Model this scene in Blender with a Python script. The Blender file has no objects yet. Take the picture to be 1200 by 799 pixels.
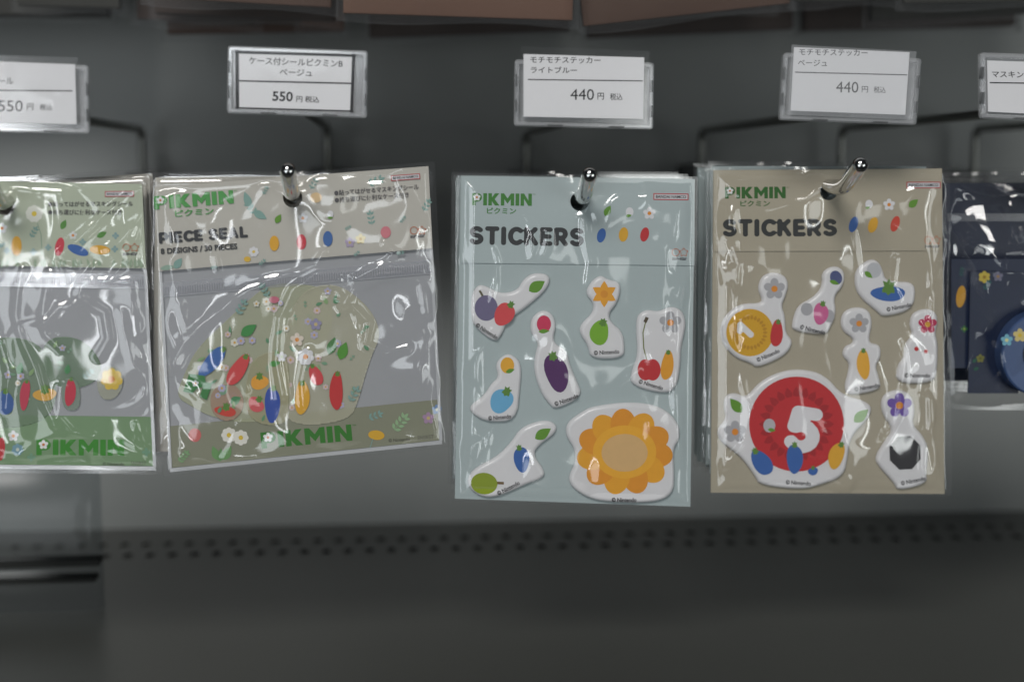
import bpy, bmesh, math, random
import numpy as np
from mathutils import Vector, Matrix

random.seed(7)
sc = bpy.context.scene
COL = sc.collection

# ------------------------------------------------------------------ camera
FPX, D = 1667.0, 0.667              # focal length in photo pixels, distance to the pack plane (m)
PITCH, YAW = math.atan(200 / 1667), math.atan(140 / 1667 * math.cos(math.atan(200 / 1667)))
cam = bpy.data.cameras.new('camera')
cam.sensor_width, cam.lens = 36.0, 50.0
cam.clip_start, cam.clip_end = 0.02, 60
cam_o = bpy.data.objects.new('camera', cam)
cam_o.location = (0, -D, 0)
cam_o.rotation_euler = (math.pi / 2 - PITCH, 0, -YAW)
COL.objects.link(cam_o)
sc.camera = cam_o
FW = Vector((math.sin(YAW) * math.cos(PITCH), math.cos(YAW) * math.cos(PITCH), -math.sin(PITCH)))
RT = Vector((math.cos(YAW), -math.sin(YAW), 0))
UP = RT.cross(FW)


def P(px, py, y=0.0):
    """point of the vertical plane at depth y that the photo pixel (px, py) looks at"""
    d = FW + RT * ((px - 600) / FPX) + UP * ((399.5 - py) / FPX)
    t = (y + D) / d.y
    return Vector((d.x * t, y, d.z * t))


cam.dof.use_dof = True
cam.dof.focus_distance = (P(660, 330, -0.004) - cam_o.location).dot(FW)
cam.dof.aperture_fstop = 3.6
cam.dof.aperture_blades = 9

# ------------------------------------------------------------------ light
world = bpy.data.worlds.new('World')
sc.world = world
world.use_nodes = True
bg = world.node_tree.nodes['Background']
bg.inputs[0].default_value = (0.80, 0.92, 1.0, 1)
bg.inputs[1].default_value = 0.015


def lamp(name, loc, target, sx, sy, power, color):
    l = bpy.data.lights.new(name, 'AREA')
    l.shape, l.size, l.size_y, l.energy, l.color = 'RECTANGLE', sx, sy, power, color
    o = bpy.data.objects.new(name, l)
    o.location = loc
    o.rotation_euler = (Vector(target) - Vector(loc)).to_track_quat('-Z', 'Z').to_euler()
    COL.objects.link(o)
    return o


# glazed shop front behind the photographer (tall low panes left and right, upper panes between) a ceiling fitting, and one added glare lamp
lamp('window_side_light', (-1.50, -2.5, -0.40), (0, 0, -0.1), 0.85, 1.6, 10, (0.90, 0.96, 1.0))
lamp('window_side_light', (2.25, -2.3, -0.40), (0, 0, -0.1), 0.75, 1.6, 9, (0.92, 0.97, 0.97))
lamp('window_side_light', (-0.80, -2.6, -0.15), (0, 0, -0.1), 0.12, 1.1, 3.2, (0.94, 0.97, 1.0))
lamp('window_side_light', (1.72, -2.5, -0.15), (0, 0, -0.1), 0.12, 1.1, 3.0, (0.94, 0.98, 0.97))
lamp('window_side_light', (-0.35, -3.0, 0.45), (0, 0, -0.1), 0.50, 0.45, 2.2, (0.90, 0.96, 1.0))
lamp('window_side_light', (0.66, -2.9, -0.05), (0, 0, -0.1), 0.26, 0.6, 0.9, (0.94, 0.98, 0.96))  # no pane: extra lamp added for soft glare on the sticker packs
lamp('ceiling_light', (-0.55, -1.95, 1.60), (0, 0, -0.1), 1.2, 0.6, 39, (1.0, 0.98, 0.95))

vs = sc.view_settings
vs.view_transform, vs.look, vs.gamma, vs.exposure = 'Standard', 'None', 1.0, 0.0
vs.use_curve_mapping = False
sc.cycles.transparent_max_bounces = 32
sc.cycles.max_bounces = 10
sc.cycles.use_denoising = True


# ------------------------------------------------------------------ materials
def lin(c):
    c = c / 255.0
    return c / 12.92 if c <= 0.04045 else ((c + 0.055) / 1.055) ** 2.4


def rgb(r, g, b, k=1.0):
    return tuple(min(0.9, lin(v) * k) for v in (r, g, b)) + (1.0,)


MATS = {}


def mat(name, color, rough=0.55, metal=0.0, var=0.06, scale=120.0, bump=0.0, spec=0.5, coat=0.0):
    if name in MATS:
        return MATS[name]
    m = bpy.data.materials.new(name)
    m.use_nodes = True
    nt = m.node_tree
    b = nt.nodes['Principled BSDF']
    b.inputs['Roughness'].default_value = rough
    b.inputs['Metallic'].default_value = metal
    b.inputs['Specular IOR Level'].default_value = spec
    b.inputs['Coat Weight'].default_value = coat
    b.inputs['Coat Roughness'].default_value = 0.08
    tc = nt.nodes.new('ShaderNodeTexCoord')
    nz = nt.nodes.new('ShaderNodeTexNoise')
    nz.inputs['Scale'].default_value = scale
    nz.inputs['Detail'].default_value = 5
    nt.links.new(tc.outputs['Object'], nz.inputs['Vector'])
    mx = nt.nodes.new('ShaderNodeMix')
    mx.data_type = 'RGBA'
    mx.inputs['A'].default_value = tuple(c * (1 - var) for c in color[:3]) + (1,)
    mx.inputs['B'].default_value = tuple(min(1, c * (1 + var)) for c in color[:3]) + (1,)
    nt.links.new(nz.outputs['Fac'], mx.inputs['Factor'])
    nt.links.new(mx.outputs['Result'], b.inputs['Base Color'])
    if bump:
        bp = nt.nodes.new('ShaderNodeBump')
        bp.inputs['Strength'].default_value = bump
        bp.inputs['Distance'].default_value = 0.0004
        nt.links.new(nz.outputs['Fac'], bp.inputs['Height'])
        nt.links.new(bp.outputs['Normal'], b.inputs['Normal'])
    MATS[name] = m
    return m


def film_mat(name, tint=(1, 1, 1), base=0.085, gain=0.75, rough=0.05, haze=0.0):
    """thin clear plastic sheet: see-through with a sharp surface reflection"""
    if name in MATS:
        return MATS[name]
    m = bpy.data.materials.new(name)
    m.use_nodes = True
    nt = m.node_tree
    nt.nodes.clear()
    out = nt.nodes.new('ShaderNodeOutputMaterial')
    tr = nt.nodes.new('ShaderNodeBsdfTransparent')
    tr.inputs[0].default_value = (*tint, 1)
    gl = nt.nodes.new('ShaderNodeBsdfGlossy')
    gl.inputs['Roughness'].default_value = rough
    gl.inputs['Color'].default_value = (1, 1, 1, 1)
    lw = nt.nodes.new('ShaderNodeLayerWeight')
    lw.inputs['Blend'].default_value = 0.5
    pw = nt.nodes.new('ShaderNodeMath')
    pw.operation = 'POWER'
    pw.inputs[1].default_value = 4.0
    mr = nt.nodes.new('ShaderNodeMath')
    mr.operation = 'MULTIPLY_ADD'
    mr.inputs[1].default_value = gain
    mr.inputs[2].default_value = base
    mr.use_clamp = True
    mix = nt.nodes.new('ShaderNodeMixShader')
    nt.links.new(lw.outputs['Facing'], pw.inputs[0])
    nt.links.new(pw.outputs[0], mr.inputs[0])
    nt.links.new(mr.outputs[0], mix.inputs[0])
    src = tr
    if haze:
        df = nt.nodes.new('ShaderNodeBsdfDiffuse')
        df.inputs[0].default_value = (0.8, 0.82, 0.85, 1)
        hz = nt.nodes.new('ShaderNodeMixShader')
        hz.inputs[0].default_value = haze
        nt.links.new(tr.outputs[0], hz.inputs[1])
        nt.links.new(df.outputs[0], hz.inputs[2])
        src = hz
    nt.links.new(src.outputs[0], mix.inputs[1])
    nt.links.new(gl.outputs[0], mix.inputs[2])
    nt.links.new(mix.outputs[0], out.inputs[0])
    MATS[name] = m
    return m


def ink(c):
    """printed colour, given as it looks in the photograph"""
    n = 'ink_%d_%d_%d' % tuple(c)
    return mat(n, rgb(*c, 1.0), 0.5, var=0.05, scale=300)


FILM = film_mat('clear_film', rough=.075, haze=.022)  # faint diffuse haze stands in for a broad dim reflection
FILM_EDGE = film_mat('clear_film_edge', base=0.09, gain=0.8, rough=0.05, haze=0.02)
CHROME = mat('chrome', (0.62, 0.62, 0.61, 1), 0.13, 1.0, var=0.05, scale=60)
PLATE = mat('plate_grey', (.05, .052, .05, 1), .5, .0, var=.1)
WIRE = mat('shaded_chrome', (0.22, 0.225, 0.21, 1), 0.30, 1.0, var=0.15, scale=80)  # chrome of the tag arms, shade darkened into its colour


# ------------------------------------------------------------------ mesh helpers
def mesh_obj(name, verts, faces, mats, parent=None, idx=None, smooth=False):
    me = bpy.data.meshes.new(name)
    me.from_pydata([tuple(v) for v in verts], [], [tuple(f) for f in faces])
    for m in (mats if isinstance(mats, (list, tuple)) else [mats]):
        me.materials.append(m)
    if idx is not None:
        me.polygons.foreach_set('material_index', list(idx))
    if smooth:
        me.polygons.foreach_set('use_smooth', [True] * len(me.polygons))
    me.update()
    o = bpy.data.objects.new(name, me)
    COL.objects.link(o)
    if parent:
        o.parent = parent
    return o


def tag(o, label=None, cat=None, group=None, kind=None):
    if label: o['label'] = label
    if cat: o['category'] = cat
    if group: o['group'] = group
    if kind: o['kind'] = kind
    return o


def empty(name, loc, roty=0.0):
    o = bpy.data.objects.new(name, None)
    o.empty_display_size = 0.01
    o.location = loc
    o.rotation_euler = (0, roty, 0)
    COL.objects.link(o)
    return o


def tube(path, r, seg=14, cap=True):
    """swept tube with rounded ends; path = list of Vectors"""
    path = [Vector(p) for p in path]
    rings, radii, pts = [], [], []
    t0 = (path[1] - path[0]).normalized()
    t1 = (path[-1] - path[-2]).normalized()
    if cap:
        for k in range(4):
            a = math.pi / 2 * k / 4
            pts.append((path[0] - t0 * r * math.cos(a), max(1e-5, r * math.sin(a))))
    for p in path:
        pts.append((p, r))
    if cap:
        for k in range(3, -1, -1):
            a = math.pi / 2 * k / 4
            pts.append((path[-1] + t1 * r * math.cos(a), max(1e-5, r * math.sin(a))))
    verts, faces = [], []
    n = Vector((1, 0, 0))
    for i, (p, rr) in enumerate(pts):
        a = pts[max(0, i - 1)][0]
        b = pts[min(len(pts) - 1, i + 1)][0]
        t = (b - a).normalized()
        n = (n - t * n.dot(t))
        if n.length < 1e-4:
            n = Vector((0, 0, 1)) - t * t.z
        n.normalize()
        bn = t.cross(n)
        for k in range(seg):
            an = 2 * math.pi * k / seg
            verts.append(p + n * (rr * math.cos(an)) + bn * (rr * math.sin(an)))
    for i in range(len(pts) - 1):
        for k in range(seg):
            k2 = (k + 1) % seg
            faces.append((i * seg + k, i * seg + k2, (i + 1) * seg + k2, (i + 1) * seg + k))
    faces.append(tuple(range(seg - 1, -1, -1)))
    faces.append(tuple((len(pts) - 1) * seg + k for k in range(seg)))
    return verts, faces


def bend(path, r, n=7):
    """round the inner corners of a polyline"""
    path = [Vector(p) for p in path]
    out = [path[0]]
    for i in range(1, len(path) - 1):
        a, b, c = path[i - 1], path[i], path[i + 1]
        u, v = (a - b).normalized(), (c - b).normalized()
        rr = min(r, (a - b).length * 0.49, (c - b).length * 0.49)
        p, q = b + u * rr, b + v * rr
        for k in range(n + 1):
            t = k / n
            out.append(p * (1 - t) ** 2 + b * 2 * t * (1 - t) + q * t * t)
    out.append(path[-1])
    return out


def box_obj(name, lo, hi, m, parent=None, bev=0.0):
    bm = bmesh.new()
    bmesh.ops.create_cube(bm, size=1)
    for v in bm.verts:
        v.co = Vector([(lo[i] + hi[i]) / 2 + v.co[i] * (hi[i] - lo[i]) for i in range(3)])
    if bev:
        bmesh.ops.bevel(bm, geom=list(bm.edges), offset=bev, segments=2, affect='EDGES', profile=0.7)
    me = bpy.data.meshes.new(name)
    bm.to_mesh(me)
    bm.free()
    me.materials.append(m)
    o = bpy.data.objects.new(name, me)
    COL.objects.link(o)
    if parent:
        o.parent = parent
    return o


def chaikin(pts, n=2):
    for _ in range(n):
        q = []
        for i in range(len(pts)):
            a, b = pts[i], pts[(i + 1) % len(pts)]
            q.append((a[0] * .75 + b[0] * .25, a[1] * .75 + b[1] * .25))
            q.append((a[0] * .25 + b[0] * .75, a[1] * .25 + b[1] * .75))
        pts = q
    return pts


def sdf_poly(X, Y, pts):
    d = np.full(X.shape, 1e9)
    s = np.ones(X.shape)
    n = len(pts)
    for i in range(n):
        ax, ay = pts[i]
        bx, by = pts[i - 1]
        ex, ey = bx - ax, by - ay
        wx, wy = X - ax, Y - ay
        t = np.clip((wx * ex + wy * ey) / max(1e-12, ex * ex + ey * ey), 0, 1)
        d = np.minimum(d, (wx - ex * t) ** 2 + (wy - ey * t) ** 2)
        c1, c2, c3 = Y >= ay, Y < by, ex * wy > ey * wx
        flip = (c1 & c2 & c3) | (~c1 & ~c2 & ~c3)
        s = np.where(flip, -s, s)
    return s * np.sqrt(d)


def sdf_strokes(X, Y, strokes, r):
    d = np.full(X.shape, 1e9)
    for st in strokes:
        for (ax, ay), (bx, by) in zip(st[:-1], st[1:]):
            ex, ey = bx - ax, by - ay
            wx, wy = X - ax, Y - ay
            t = np.clip((wx * ex + wy * ey) / max(1e-12, ex * ex + ey * ey), 0, 1)
            d = np.minimum(d, (wx - ex * t) ** 2 + (wy - ey * t) ** 2)
    return np.sqrt(d) - r


def sdf_mesh(fn, x0, x1, y0, y1, cell):
    """grid mesh of {fn<0}, border vertices pulled onto the outline; returns xy, depth inside, quads"""
    nx, ny = int((x1 - x0) / cell) + 3, int((y1 - y0) / cell) + 3
    X, Y = np.meshgrid(x0 - cell + np.arange(nx) * cell, y0 - cell + np.arange(ny) * cell)
    S = fn(X, Y)
    ins = S < 0
    cellin = ins[:-1, :-1] | ins[1:, :-1] | ins[:-1, 1:] | ins[1:, 1:]
    gy, gx = np.gradient(S, cell)
    g = np.maximum(1e-6, np.hypot(gx, gy))
    mv = np.where(S > 0, np.clip(S, 0, 1.5 * cell), 0)
    X = X - gx / g * mv
    Y = Y - gy / g * mv
    used = np.zeros(S.shape, bool)
    jj, ii = np.nonzero(cellin)
    for a, b in ((0, 0), (1, 0), (0, 1), (1, 1)):
        used[jj + a, ii + b] = True
    num = np.cumsum(used.ravel()).reshape(used.shape) - 1
    quads = np.stack([num[jj, ii], num[jj, ii + 1], num[jj + 1, ii + 1], num[jj + 1, ii]], 1)
    return np.stack([X[used], Y[used]], 1), np.maximum(0, -S[used]), quads


# value noise on arrays
def vnoise(x, y, seed):
    xi, yi = np.floor(x).astype(np.int64), np.floor(y).astype(np.int64)
    fx, fy = x - xi, y - yi
    fx, fy = fx * fx * fx * (fx * (fx * 6 - 15) + 10), fy * fy * fy * (fy * (fy * 6 - 15) + 10)

    def h(a, b):
        n = (a * 374761393 + b * 668265263 + seed * 1442695041) & 0xFFFFFFFF
        n = ((n ^ (n >> 13)) * 1274126177) & 0xFFFFFFFF
        n = n ^ (n >> 16)
        return (n & 0xFFFF) / 32767.5 - 1
    return (h(xi, yi) * (1 - fx) + h(xi + 1, yi) * fx) * (1 - fy) + (h(xi, yi + 1) * (1 - fx) + h(xi + 1, yi + 1) * fx) * fy


# ------------------------------------------------------------------ lettering
def arc(cx, cy, r, a0, a1, n=10, ry=None):
    ry = ry or r
    return [(cx + r * math.cos(math.radians(a0 + (a1 - a0) * k / n)), cy + ry * math.sin(math.radians(a0 + (a1 - a0) * k / n))) for k in range(n + 1)]


GLYPH = {   # rounded heavy letters: centre lines in a unit-high box, y up
    'S': (.66, [arc(.34, .69, .22, 35, 270, 12, .19) + arc(.32, .31, .24, 90, -145, 12, .19)]),
    'T': (.70, [[(.12, .88), (.58, .88)], [(.35, .88), (.35, .12)]]),
    'I': (.24, [[(.12, .88), (.12, .12)]]),
    'C': (.70, [arc(.42, .5, .30, 50, 310, 16, .38)]),
    'K': (.68, [[(.12, .88), (.12, .12)], [(.54, .88), (.16, .46)], [(.30, .58), (.57, .12)]]),
    'E': (.60, [[(.50, .88), (.12, .88), (.12, .12), (.50, .12)], [(.12, .5), (.46, .5)]]),
    'R': (.70, [[(.12, .12), (.12, .88), (.36, .88)] + arc(.36, .66, .20, 90, -90, 8, .22) + [(.12, .44)], [(.34, .44), (.57, .12)]]),
    'P': (.66, [[(.12, .12), (.12, .88), (.36, .88)] + arc(.36, .64, .20, 90, -90, 8, .24) + [(.12, .40)]]),
    'A': (.72, [[(.12, .12), (.36, .88), (.60, .12)], [(.22, .34), (.50, .34)]]),
    'L': (.58, [[(.12, .88), (.12, .12), (.48, .12)]]),
    ' ': (.26, []),
    '1': (.50, [[(.13, .66), (.36, .86), (.36, .12)]]),
    '5': (.70, [[(.56, .86), (.22, .86), (.18, .54)] + arc(.34, .35, .23, 125, -140, 12, .23)]),
}
LOGO = {    # square-cut heavy letters as outlines
    'P': (.74, [(0, 0), (.27, 0), (.27, .30)] + arc(.40, .65, .34, -90, 90, 10, .35) + [(0, 1.0)]),
    'I': (.28, [(0, 0), (.28, 0), (.28, 1), (0, 1)]),
    'K': (.84, [(0, 0), (.27, 0), (.27, .34), (.50, 0), (.84, 0), (.48, .52), (.82, 1), (.50, 1), (.27, .67), (.27, 1), (0, 1)]),
    'M': (1.0, [(0, 0), (.26, 0), (.26, .52), (.50, .16), (.74, .52), (.74, 0), (1.0, 0), (1.0, 1), (.76, 1), (.50, .60), (.24, 1), (0, 1)]),
    'N': (.84, [(0, 0), (.26, 0), (.26, .56), (.58, 0), (.84, 0), (.84, 1), (.58, 1), (.58, .44), (.26, 1), (0, 1)]),
}


class Print:
    """flat print: collects shapes given in photo pixels on the plane of its pack and builds one part"""
    def __init__(s, pack, depth):
        s.p, s.depth, s.k = pack, depth, 0
        s.v, s.f, s.i, s.m = [], [], [], []

    def _mat(s, c):
        m = ink(c)
        if m not in s.m: s.m.append(m)
        return s.m.index(m)

    def _add(s, pts, faces, c):
        s.k += 1
        d = s.depth - s.k * 3e-6
        n = len(s.v)
        for x, y in pts:
            lx, lz = s.p.L(x, y)
            s.v.append((lx, d, lz))
        mi = s._mat(c)
        for f in faces:
            s.f.append(tuple(n + k for k in f))
            s.i.append(mi)

    def poly(s, pts, c):
        s._add(pts, [range(len(pts))], c)
        return s

    def ellipse(s, cx, cy, rx, ry, c, rot=0, n=22):
        a = math.radians(rot)
        pts = []
        for k in range(n):
            t = 2 * math.pi * k / n
            x, y = rx * math.cos(t), ry * math.sin(t)
            pts.append((cx + x * math.cos(a) - y * math.sin(a), cy + x * math.sin(a) + y * math.cos(a)))
        return s.poly(pts, c)

    def pebble(s, cx, cy, rx, ry, c, rot=0, n=24):
        a = math.radians(rot)
        pts = []
        for k in range(n):
            t = 2 * math.pi * k / n
            w = 1 + 0.07 * math.cos(2 * t + cx) + 0.05 * math.sin(3 * t + cy)
            x, y = rx * w * math.cos(t), ry * w * math.sin(t)
            pts.append((cx + x * math.cos(a) - y * math.sin(a), cy + x * math.sin(a) + y * math.cos(a)))
        return s.poly(pts, c)

    def berry(s, cx, cy, rx, ry, c, rot=0):
        """plain round fruit with a little calyx"""
        s.pebble(cx, cy, rx, ry, c, rot)
        a = math.radians(rot - 90)
        tx, ty = cx + ry * .92 * math.cos(a), cy + ry * .92 * math.sin(a)
        for k in (-48, 0, 48):
            s.leaf(tx, ty, rx * .95, rx * .42, 90 - rot + k, (92, 136, 52))
        return s

    def ring(s, cx, cy, ro, ri, c, n=26, star=False):
        pts, q = [], []
        for k in range(n):
            t = 2 * math.pi * k / n - math.pi / 2
            f = 1 if not star else (0.8 + 0.2 * math.cos(5 * (t + math.pi / 2)))
            pts.append((cx + ro * f * math.cos(t), cy + ro * f * math.sin(t)))
            q.append((cx + ri * f * math.cos(t), cy + ri * f * math.sin(t)))
        s._add(pts + q, [(k, (k + 1) % n, n + (k + 1) % n, n + k) for k in range(n)], c)
        return s

    def leaf(s, cx, cy, ln, wd, ang, c):
        """pointed leaf, ang in degrees: direction of the tip, 0 = right, 90 = up"""
        a = math.radians(-ang)
        pts = []
        for k in range(11):
            t = k / 10
            pts.append(((t - .5) * ln, -wd / 2 * math.sin(math.pi * t ** 0.8)))
        for k in range(9, 0, -1):
            t = k / 10
            pts.append(((t - .5) * ln, wd / 2 * math.sin(math.pi * t ** 0.8)))
        return s.poly([(cx + x * math.cos(a) - y * math.sin(a), cy + x * math.sin(a) + y * math.cos(a)) for x, y in pts], c)

    def flower(s, cx, cy, r, c, cc, n=5, rot=0, pointed=False):
        for k in range(n):
            a = 2 * math.pi * k / n + math.radians(rot) - math.pi / 2
            if pointed:
                s.leaf(cx + .5 * r * math.cos(a), cy + .5 * r * math.sin(a), r * 1.05, r * .62, -math.degrees(a), c)
            else:
                s.ellipse(cx + .6 * r * math.cos(a), cy + .6 * r * math.sin(a), r * .42, r * .38, c, math.degrees(a), 14)
        s.ellipse(cx, cy, r * .30, r * .30, cc, 0, 14)
        return s

    def sprig(s, x, y, ln, ang, c, n=4):
        a = math.radians(-ang)
        ux, uy = math.cos(a), math.sin(a)
        s.poly([(x - uy * .5, y + ux * .5), (x + ux * ln, y + uy * ln), (x + uy * .5, y - ux * .5)], c)
        for k in range(n):
            t = (k + .6) / n * ln
            for sd in (-1, 1):
                s.leaf(x + ux * t - uy * sd * ln * .16, y + uy * t + ux * sd * ln * .16, ln * .34, ln * .17, ang - sd * 50, c)
        s.leaf(x + ux * ln, y + uy * ln, ln * .34, ln * .17, ang, c)
        return s

    def stem(s, pts, w, c):
        l, r = [], []
        for i, p in enumerate(pts):
            a, b = pts[max(0, i - 1)], pts[min(len(pts) - 1, i + 1)]
            dx, dy = b[0] - a[0], b[1] - a[1]
            q = math.hypot(dx, dy) or 1
            l.append((p[0] - dy / q * w / 2, p[1] + dx / q * w / 2))
            r.append((p[0] + dy / q * w / 2, p[1] - dx / q * w / 2))
        return s.poly(l + r[::-1], c)

    def _frame(s, x0, y0, ang):
        a = math.radians(s.p.ang if ang is None else ang)
        return lambda u, v: (x0 + u * math.cos(a) - v * math.sin(a), y0 - u * math.sin(a) - v * math.cos(a))

    def text(s, body, x0, y0, w, h, c, bold=0.0, ang=None):
        """type set in Blender's own font, fitted to w x h pixels with its lower left corner at x0, y0"""
        cu = bpy.data.curves.new('type', 'FONT')
        cu.body, cu.offset, cu.resolution_u = body, bold, 3
        o = bpy.data.objects.new('type', cu)
        me = bpy.data.meshes.new_from_object(o)
        co = np.array([v.co[:2] for v in me.vertices])
        fs = [tuple(p.vertices) for p in me.polygons]
        bpy.data.objects.remove(o)
        bpy.data.curves.remove(cu)
        bpy.data.meshes.remove(me)
        lo, hi = co.min(0), co.max(0)
        co = (co - lo) / (hi - lo) * np.array([w, h])
        F = s._frame(x0, y0, ang)
        s._add([F(u, v) for u, v in co], fs, c)
        return s

    def rounded(s, body, x0, y0, w, h, c, rad=0.12, ang=None, gap=0.10, cell=0.035):
        xs, strokes = 0.0, []
        for ch in body:
            wd, st = GLYPH[ch]
            for q in st:
                strokes.append([(x + xs, y) for x, y in q])
            xs += wd + gap
        xs -= gap
        F = s._frame(x0, y0, ang)
        co, _, quads = sdf_mesh(lambda X, Y: sdf_strokes(X, Y, strokes, rad), 0, xs, 0, 1, cell)
        s._add([F(u * w / xs, v * h) for u, v in co], [tuple(q) for q in quads.tolist()], c)
        return s

    def logo(s, x0, y0, w, h, c, ang=None, jp=True):
        xs = sum(LOGO[ch][0] for ch in 'PIKMIN') + 5 * .10
        F = s._frame(x0, y0, ang)
        x = 0
        for ch in 'PIKMIN':
            wd, pts = LOGO[ch]
            s._add([F((x + u) * w / xs, v * h) for u, v in pts], [range(len(pts))], c)
            x += wd + .10
        fx, fy = F(.36 * w / xs, .66 * h)
        s.flower(fx, fy, h * .30, (235, 235, 235), (205, 120, 50))
        tx, ty = F(w * 1.012, h * .88)
        s.text('TM', tx, ty, h * .22, h * .1, c, 0, ang)
        if jp:
            jx, jy = F(w * .25, -h * .68)
            s.text('ピクミン', jx, jy, w * .49, h * .50, c, 0.022, ang)
        return s

    def maker_marks(s, x, y, w, ang=None, sunx=None, suny=None):
        """red framed company name, and the circle-and-star mark below it"""
        h = w * .19
        F = s._frame(x, y, ang)
        for a, b, c_, d_ in ((0, 0, w, h * .13), (0, h * .87, w, h), (0, h * .13, h * .13, h * .87), (w - h * .13, h * .13, w, h * .87)):
            s.poly([F(a, b), F(c_, b), F(c_, d_), F(a, d_)], (190, 55, 60))
        s.poly([F(h * .13, h * .13), F(w - h * .13, h * .13), F(w - h * .13, h * .87), F(h * .13, h * .87)], (205, 205, 208))
        tx, ty = F(w * .07, h * .27)
        s.text('BANDAI NAMCO', tx, ty, w * .86, h * .46, (35, 35, 40), 0.02, ang)
        if sunx is not None:
            s.ring(sunx, suny, 4.6, 3.9, (200, 110, 70))
            s.ring(sunx + 9.4, suny, 5.4, 4.4, (200, 110, 70), star=True)
            s.text('sun-star', sunx - 4, suny + 9.0, 17, 3.6, (60, 60, 70), 0.02, ang)
        return s

    def build(s, name, parent=None, label=None):
        if not s.f:
            return None
        o = mesh_obj(name, s.v, s.f, s.m, parent or s.p.o, s.i)
        if label: o['label'] = label
        return o


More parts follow.
